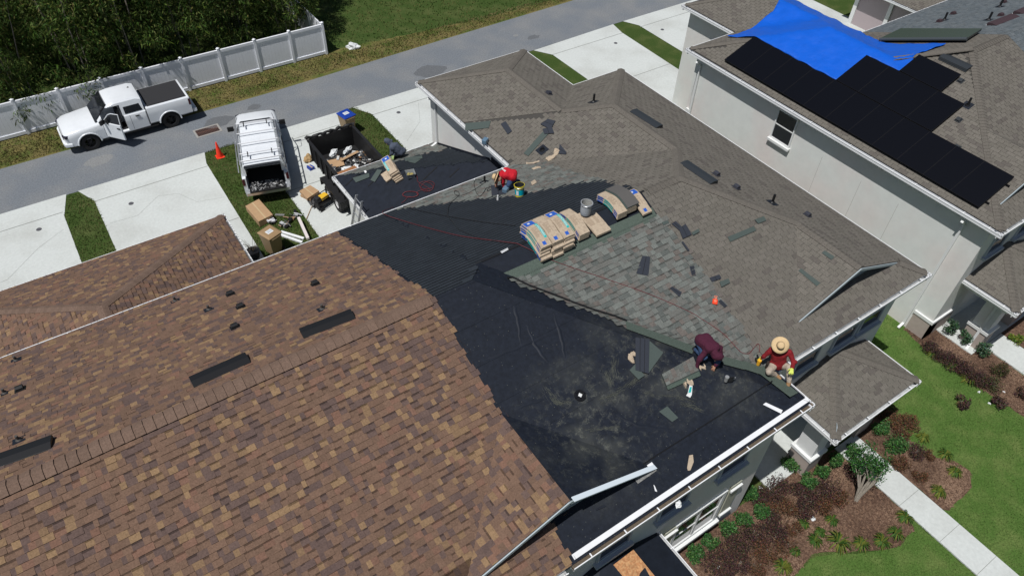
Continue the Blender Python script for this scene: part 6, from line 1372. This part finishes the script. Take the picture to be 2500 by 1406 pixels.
def jug(P, px, label, s=1., col=(.12, .2, .28)):
    t = empty('water_jug', P.px(*px)+P.n*.02, label, 'jug', R(30)); m_j = M('jug_blue', col, .12, spec=.9)
    mb = MB(); mb.b2((-.12*s, -.09*s, .01), (.12*s, .09*s, .19*s)); mb.build('jug_body', m_j, t, world=False, bevel=.03); mb = MB(); mb.cyl((.12*s, 0, .1*s), (.19*s, 0, .1*s), .035*s, n=10); mb.build('neck', m_trim, t, world=False); return t
jug(PN, (1235, 470), 'clear bluish water jug by the dark shingles next to the man in red', .95); jug(PW, (1185, 351), 'bluish clear crate hooked at the gutter of the grey garage wing', 1.0, (.12, .2, .28))
t = empty('white_bottle', PN.px(1215, 490), 'small white bottle standing on the dark courses', 'bottle'); mb = MB(); mb.lathe([(0, 0), (.03, 0), (.03, .13), (.018, .16), (.018, .19), (0, .19)], (0, 0, 0), 12); mb.build('bottle_body', m_trim, t, world=False, smooth=True)
mb = MB(); mb.lathe([(.022, .17), (.022, .2), (0, .2)], (0, 0, 0), 10); mb.build('cap', m_trim, t, world=False)
flat(PN, ((1199, 455), (1228, 455), (1236, 476), (1201, 480)), m_slt, .03, 'dark square shingle pack in front of the man in red', lines=1)
# orange tool, nail gun, round vent boot
t = empty('chalk_box', PF2.px(1744, 738)+PF2.n*.03, 'small bright orange hand tool lying among the new shingles', 'tool', R(40))
mb = MB(); mb.b2((-.11, -.07, 0), (.08, .07, .045)); mb.build('case', m_orange, t, world=False, bevel=.025); mb = MB(); mb.cyl((-.02, 0, .045), (-.02, 0, .06), .04, n=12); mb.tube([(.07, 0, .04), (.16, .03, .06), (.17, -.03, .06), (.07, -.02, .04)], .012, 6); mb.build('crank_handle', M('orange_pale', (.8, .25, .15), .5), t, world=False)
def nailgun(loc, rz, label, body, tilt=None):
    t = empty('nail_gun', loc, label, 'nail gun', rz, 'nail guns')
    mb = MB(); mb.cyl((0, 0, .05), (0, 0, .2), .045, .05, 12); mb.cyl((0, 0, .2), (0, 0, .225), .055, .05, 12); mb.build('head', body, t, world=False, smooth=True)
    mb = MB(); mb.bar((.03, 0, .16), (.2, 0, .15), .035, .045); mb.build('grip', m_black, t, world=False, bevel=.008)
    mb = MB(); mb.cyl((.12, -.02, .07), (.12, .03, .07), .065, n=16); mb.bar((0, 0, .05), (.12, 0, .05), .03, .03); mb.build('magazine', m_dark, t, world=False)
    mb = MB(); mb.cyl((.2, 0, .15), (.235, 0, .15), .012, n=8); mb.build('air_fitting', m_steel, t, world=False); return t
nailgun(PF1.px(1769, 934)+PF1.n*.03, R(-25), 'silver and black nail gun lying on the felt below the kneeling man', M('gun_silver', (.6, .6, .58), .3, metal=.6))
t = empty('vent_boot', PF1.px(1415, 966)+PF1.n*.02, 'round black vent boot with a white sticker on the felt', 'vent boot')
mb = MB(); mb.lathe([(.0, .01), (.085, .01), (.095, .03), (.13, .03), (.14, .015), (.14, 0)], (0, 0, 0), 24, ax=PF1.n)
for k in range(6): a = k*math.pi/3; c = Vector((math.cos(a)*.112, math.sin(a)*.112, 0)); mb.box(PF1.frame((0, 0, 0)).to_3x3() @ c+PF1.n*.035, (.05, .03, .02), rz=a)
mb.build('ring', M('black_gloss', (.012, .012, .014), .25), t, world=False); mb = MB(PF1.frame((0, 0, 0), .6)); mb.b2((-.03, -.04, .012), (.05, .04, .016)); mb.build('sticker', m_trim, t, world=False)
wr_ = crumple(Vector((7.95, 4.33, 5.62)), (.09, .06, .05), 55, m_trim, 'tape_lump', None, 1, 'two white foam lumps stuck in the silty gutter', 'foam lump')
crumple(Vector((12.0, 16.75, 5.0)), (.22, .16, .1), 57, M('leaf_rust', (.3, .06, .03), .8), 'rusty_leaves', None, 1, 'small heap of rust red netting at the inner gutter corner', 'netting')
# dust streaks on the felt
# ---------------------------------------------------------------- people
def capsule(mb, p0, p1, r0, r1, n=12):
    p0 = Vector(p0); p1 = Vector(p1); d = (p1-p0); L = d.length
    d = d/L if L > 1e-6 else Vector((0, 0, 1)); pts = []; rs = []
    for k in range(5): a = math.pi/2*k/4; pts.append(p0-d*r0*math.cos(a)); rs.append(max(.0008, r0*math.sin(a)))
    for k in range(5): a = math.pi/2*k/4; pts.append(p1+d*r1*math.sin(a)); rs.append(max(.0008, r1*math.cos(a)))
    mb.tube(pts, rs, n)
def blend(mb, name, mat, parent, vox=.014, sm=4):
    o = mb.build(name, mat, parent)
    m1 = o.modifiers.new('r', 'REMESH'); m1.mode = 'VOXEL'; m1.voxel_size = vox
    m2 = o.modifiers.new('s', 'SMOOTH'); m2.iterations = sm; m2.factor = .5
    dg = bpy.context.evaluated_depsgraph_get(); me = bpy.data.meshes.new_from_object(o.evaluated_get(dg)); o.modifiers.clear(); o.data = me
    if vox > .0095:
        ns = [v.normal.copy() for v in me.vertices]
        for v, n_ in zip(me.vertices, ns): v.co += n_*(.02*mn.noise(v.co*6+Vector((3, 1, 2)))+.016*abs(mn.noise(v.co*13)))
    me.polygons.foreach_set('use_smooth', [True]*len(me.polygons)); me.materials.clear(); me.materials.append(mat); me.name = name; return o
def hand(mb, wr, el, open_=.4, up=Vector((0, 0, 1)), s=1.):
    """palm with five separate bent fingers; wr wrist, el elbow"""
    d = (wr-el).normalized(); sd = d.cross(up)
    if sd.length < .1: sd = d.cross(Vector((1, 0, 0)))
    sd.normalize(); dn = sd.cross(d); dn = -dn if dn.dot(up) > 0 else dn
    pc = wr+d*.075*s
    for k in (-1, 0, 1): capsule(mb, wr+sd*.012*k*s, pc+sd*.024*k*s, .02*s, .017*s, 8)
    for k, (off, ln) in enumerate(((-.034, .062), (-.012, .075), (.011, .08), (.033, .07))):
        b = pc+sd*off*s+d*.012*s; m_ = b+(d*.75+dn*open_*.8).normalized()*ln*.55*s+sd*off*.25*s; e = m_+(d*(1-open_)+dn*(.3+open_)).normalized()*ln*.5*s
        capsule(mb, b, m_, .0105*s, .0095*s, 8); capsule(mb, m_, e, .0095*s, .008*s, 8)
    b = wr+sd*.03*s+d*.025*s; m_ = b+(sd*.8+d*.5+dn*.3).normalized()*.04*s; capsule(mb, b, m_, .013*s, .011*s, 8); capsule(mb, m_, m_+(d*.8+sd*.2+dn*.3).normalized()*.035*s, .011*s, .009*s, 8)
def figure(label, J, face, cols, hat=None, gloves=None, hood=False, belt=False, hand_open=(.4, .4)):
    """J: world joints. face: direction the head looks at"""
    lo = min(J['aL'].z, J['aR'].z)-.08; base_ = Vector((J['pel'].x, J['pel'].y, lo)); t = empty('person', base_, label, 'person')
    f = face.normalized(); H = J['head']; upd = (H-J['neck']).normalized(); side = f.cross(upd).normalized(); up_ = side.cross(f)
    Rm = Matrix((side, f, up_)).transposed()
    mb = MB()
    mb.ell(H, (.076, .095, .115), 16, Rm); mb.ell(H+Rm@Vector((0, .035, -.06)), (.05, .055, .05), 12, Rm); capsule(mb, H+Rm@Vector((0, .085, .0)), H+Rm@Vector((0, .11, -.022)), .012, .017, 8)
    for s in (-1, 1): mb.ell(H+Rm@Vector((s*.078, -.005, -.01)), (.012, .022, .03), 8, Rm); mb.ell(H+Rm@Vector((s*.032, .07, -.02)), (.02, .02, .018), 8, Rm)
    mb.ell(H+Rm@Vector((0, .088, -.058)), (.026, .014, .009), 8, Rm)
    capsule(mb, J['neck'], H-upd*.05, .055, .055)
    capsule(mb, J['pel'], J['chest'], .09, .09); capsule(mb, J['chest'], J['neck'], .08, .055)
    for s in 'LR':
        capsule(mb, J['s'+s], J['e'+s], .048, .04); capsule(mb, J['e'+s], J['w'+s], .04, .028); capsule(mb, J['chest'], J['s'+s], .07, .045)
        capsule(mb, J['pel'], J['h'+s], .08, .07); capsule(mb, J['h'+s], J['k'+s], .065, .045); capsule(mb, J['k'+s], J['a'+s], .045, .035); capsule(mb, J['a'+s], J['t'+s], .04, .03)
        if not gloves: hand(mb, J['w'+s], J['e'+s], hand_open[0 if s == 'L' else 1])
    bo = blend(mb, 'body', m_skin, t, .008, 2)
    mb = MB()
    for s in (-1, 1): mb.ell(H+Rm@Vector((s*.031, .089, .004)), (.011, .006, .006), 8, Rm)
    mb.build('eyes', m_hair, t)
    # shirt
    mb = MB(); mid = J['pel'].lerp(J['chest'], .5); ax = (J['sR']-J['sL']).normalized()*.055
    for q in (-1, 0, 1): capsule(mb, J['pel']+ax*q, mid+ax*q, .155, .135); capsule(mb, mid+ax*q, J['chest']+ax*1.3*q, .135, .135)
    capsule(mb, J['chest'], J['neck'], .13, .075)
    for s in 'LR':
        capsule(mb, J['chest'], J['s'+s], .115, .075); capsule(mb, J['s'+s], J['e'+s], .072, .058); capsule(mb, J['e'+s], J['w'+s].lerp(J['e'+s], .08), .058, .043)
        q = J['e'+s]; capsule(mb, q+Vector((.01, .01, .0)), q+Vector((.02, -.01, .02)), .06, .055)
    sh = blend(mb, 'shirt', cols[0], t, .014, 3)
    mb = MB()
    capsule(mb, J['pel'], J['pel'].lerp(J['chest'], .2), .145, .13)
    for s in 'LR':
        capsule(mb, J['pel'], J['h'+s], .12, .115); capsule(mb, J['h'+s], J['k'+s], .108, .078); capsule(mb, J['k'+s], J['a'+s].lerp(J['k'+s], .08), .078, .06)
    blend(mb, 'trousers', cols[1], t, .014, 3)
    for s in 'LR':
        mb = MB(); a, tt = J['a'+s], J['t'+s]; d = (tt-a).normalized(); kdir = (J['k'+s]-a).normalized()
        capsule(mb, a+kdir*.09, a, .055, .055); capsule(mb, a-d*.04, tt, .052, .046); capsule(mb, a-kdir*.03-d*.05, tt-kdir*.01, .046, .043)
        blend(mb, 'boot', cols[2], t, .01, 3)
    if gloves:
        for s in 'LR': mb = MB(); hand(mb, J['w'+s], J['e'+s], hand_open[0 if s == 'L' else 1], s=1.18); capsule(mb, J['w'+s], J['w'+s].lerp(J['e'+s], .2), .038, .042); blend(mb, 'glove', gloves, t, .008, 2)
    if hood:
        mb = MB(); mb.ell(H+Rm@Vector((0, -.02, .01)), (.115, .115, .14), 16, Rm); capsule(mb, J['neck'], H-upd*.06, .1, .1); capsule(mb, J['neck'], J['neck']-f*.08, .09, .07)
        ho = blend(mb, 'hood', cols[0], t, .012, 2)
    else:
        mb = MB(); mb.ell(H+Rm@Vector((0, -.018, .02)), (.086, .09, .108), 14, Rm); mb.build('hair', m_hair, t, smooth=True)
    if hat:
        hu = (up_+f*.12).normalized(); c = H+up_*.055+f*.0
        prof = [(.0, .13), (.04, .135), (.075, .125), (.09, .1), (.098, .0)]; mb = MB(); mb.lathe(prof, c, 28, ax=hu); n = 28
        q = Vector((0, 0, 1)).rotation_difference(hu).to_matrix(); vs = []
        for r_, z_ in ((.098, .0), (.14, -.004), (.18, -.012), (.212, -.03), (.214, -.036), (.18, -.02), (.14, -.012), (.098, -.008)):
            for j in range(n): a = 2*math.pi*j/n; vs.append(c+q@Vector((r_*math.cos(a), r_*math.sin(a), z_+.02*math.cos(2*a)*(r_-.1)/.1)))
        mb.add(vs, [[i*n+j, i*n+(j+1) % n, (i+1)*n+(j+1) % n, (i+1)*n+j] for i in range(7) for j in range(n)])
        h_ = mb.build('straw_hat', m_straw, t, smooth=True, angle=60)
        mb = MB(); mb.lathe([(.1, .004), (.1005, .035), (.097, .036)], c, 28, ax=hu); mb.build('hat_band', M('band_brown', (.05, .03, .025), .7), t)
    if belt:
        mb = MB(); c = J['hL'].lerp(J['kL'], .1); o_ = (J['hL']-J['pel']).normalized()
        mb.box(c+o_*.13+Vector((0, 0, -.02)), (.13, .13, .2), rz=.5); mb.build('tool_pouch', M('pouch', (.03, .02, .016), .8), t, bevel=.02)
    return t
def gz(x, y, z): return GZ(x, y, z)
m_dr = M('shirt_dark_red', (.2, .008, .012), .85, nz=.1, ns=12, bump=.2, bs=14); m_khaki = M('khaki_trousers', (.42, .35, .28), .9, nz=.1, ns=12, bump=.2, bs=14); m_tanb = M('boot_tan', (.3, .17, .08), .8)
m_jean = M('jeans', (.03, .06, .13), .9, nz=.25, ns=12, bump=.2, bs=14); m_mar = M('maroon_hoodie', (.06, .008, .025), .9, nz=.12, ns=12, bump=.25, bs=12); m_navy = M('dark_trousers', (.012, .014, .025), .9, bump=.2, bs=14); m_bk = M('boot_black', (.015, .014, .014), .7)
m_red = M('shirt_bright_red', (.5, .008, .02), .85, nz=.08, ns=12, bump=.2, bs=14); m_glove = M('glove_yellow', (.6, .68, .12), .7); m_gh = M('grey_hoodie', (.07, .085, .12), .9, nz=.12, ns=12, bump=.25, bs=12)
m_gg = M('glove_green', (.3, .4, .15), .7)
# seated man
J = dict(pel=gz(1899, 888, 6.05), chest=gz(1903, 861, 6.42), neck=gz(1905, 850, 6.6), head=gz(1905, 843, 6.76), sL=gz(1883, 853, 6.5), sR=gz(1927, 860, 6.5), eL=gz(1866, 869, 6.28), wL=gz(1857, 874, 6.12),
         eR=gz(1937, 885, 6.32), wR=gz(1934, 899, 6.32), hL=gz(1891, 888, 6.02), hR=gz(1910, 893, 6.03), kL=gz(1877, 908, 6.12), aL=gz(1893, 915, 5.85), tL=gz(1903, 923, 5.82), kR=gz(1928, 896, 6.22), aR=gz(1926, 934, 5.86), tR=gz(1922, 946, 5.76))
figure('man in dark red long sleeves and straw hat seated at the roof corner, yellow gloves', J, Vector((-.25, -.75, -.5)), [m_dr, m_khaki, m_tanb], hat=True, gloves=m_glove, belt=True, hand_open=(.8, .6))
t = empty('nail_gun', gz(1853, 884, 6.03), 'yellow nail gun held by the seated man in the straw hat', 'nail gun', R(60), 'nail guns')
mb = MB(); mb.cyl((0, 0, -.1), (0, 0, .06), .045, .05, 12); mb.cyl((0, 0, .06), (0, 0, .085), .055, .05, 12); mb.build('head', m_yel and M('gun_yellow', (.8, .42, .03), .45), t, world=False, smooth=True)
mb = MB(); mb.bar((.03, 0, .04), (.2, 0, .05), .035, .045); mb.build('grip', m_black, t, world=False); mb = MB(); mb.cyl((.12, -.03, -.05), (.12, .03, -.05), .065, n=16); mb.bar((0, 0, -.09), (.14, 0, -.08), .04, .03); mb.build('magazine', m_dark, t, world=False)
# kneeling man in maroon, bent forward
J = dict(pel=gz(1717, 829, 6.98), chest=gz(1738, 848, 7.02), neck=gz(1744, 858, 6.98), head=gz(1750, 871, 6.9), sL=gz(1722, 858, 6.93), sR=gz(1757, 849, 6.98), eL=gz(1706, 880, 6.72), wL=gz(1700, 897, 6.5),
         eR=gz(1760, 872, 6.75), wR=gz(1746, 893, 6.55), hL=gz(1708, 834, 6.9), hR=gz(1724, 836, 6.9), kL=gz(1720, 872, 6.72), aL=gz(1697, 852, 6.52), tL=gz(1690, 858, 6.46), kR=gz(1745, 882, 6.62), aR=gz(1728, 890, 6.44), tR=gz(1726, 900, 6.38))
J['kR'] = gz(1752, 880, 6.68); J['aR'] = gz(1748, 893, 6.42); J['tR'] = gz(1744, 903, 6.38)
figure('man in maroon hooded top kneeling and bent over a sheet of new shingles', J, Vector((-.35, -.35, -1)), [m_mar, m_jean, m_bk], hood=True, hand_open=(.1, .4))
# man in red shirt with straw hat
J = dict(pel=gz(1251, 428, 6.92), chest=gz(1235, 424, 6.98), neck=gz(1224, 428, 6.95), head=gz(1216, 435, 6.88), sL=gz(1229, 432, 6.9), sR=gz(1230, 418, 6.95), eL=gz(1228, 446, 6.68), wL=gz(1231, 458, 6.48),
         eR=gz(1212, 432, 6.7), wR=gz(1212, 448, 6.5), hL=gz(1250, 434, 6.85), hR=gz(1254, 425, 6.85), kL=gz(1242, 451, 6.72), aL=gz(1254, 458, 6.45), tL=gz(1246, 462, 6.4), kR=gz(1254, 440, 6.65), aR=gz(1262, 443, 6.35), tR=gz(1255, 447, 6.3))
tm = figure('man in bright red shirt and wide straw hat bending over beside the yellow bucket', J, Vector((-.8, -.35, -.75)), [m_red, m_jean, m_bk], hat=True, belt=True)
mb = MB()
c = J['chest']; d = (J['pel']-J['chest']).normalized()
for k in range(5): p = c.lerp(J['neck'], .35)+Vector((0, .05-.045*k+.09, .142)); mb.box(p, (.07, .03, .004), rz=.4)
mb.build('shirt_print', m_trim, tm)
# man in grey hood at the garage eave
J = dict(pel=gz(979, 371, 3.42), chest=gz(962, 358, 3.72), neck=gz(952, 350, 3.82), head=gz(946, 346, 3.9), sL=gz(955, 361, 3.68), sR=gz(968, 352, 3.72), eL=gz(956, 374, 3.48), wL=gz(951, 381, 3.28),
         eR=gz(966, 368, 3.5), wR=gz(961, 380, 3.38), hL=gz(975, 375, 3.4), hR=gz(984, 368, 3.4), kL=gz(958, 372, 3.45), aL=gz(964, 386, 3.12), tL=gz(956, 389, 3.1), kR=gz(970, 364, 3.4), aR=gz(981, 379, 3.12), tR=gz(974, 382, 3.12))
figure('man in grey hooded top crouching at the garage eave beside the bundles', J, Vector((-.7, -.4, -.6)), [m_gh, m_navy, m_bk], hood=True, gloves=m_gg)
mb = MB()
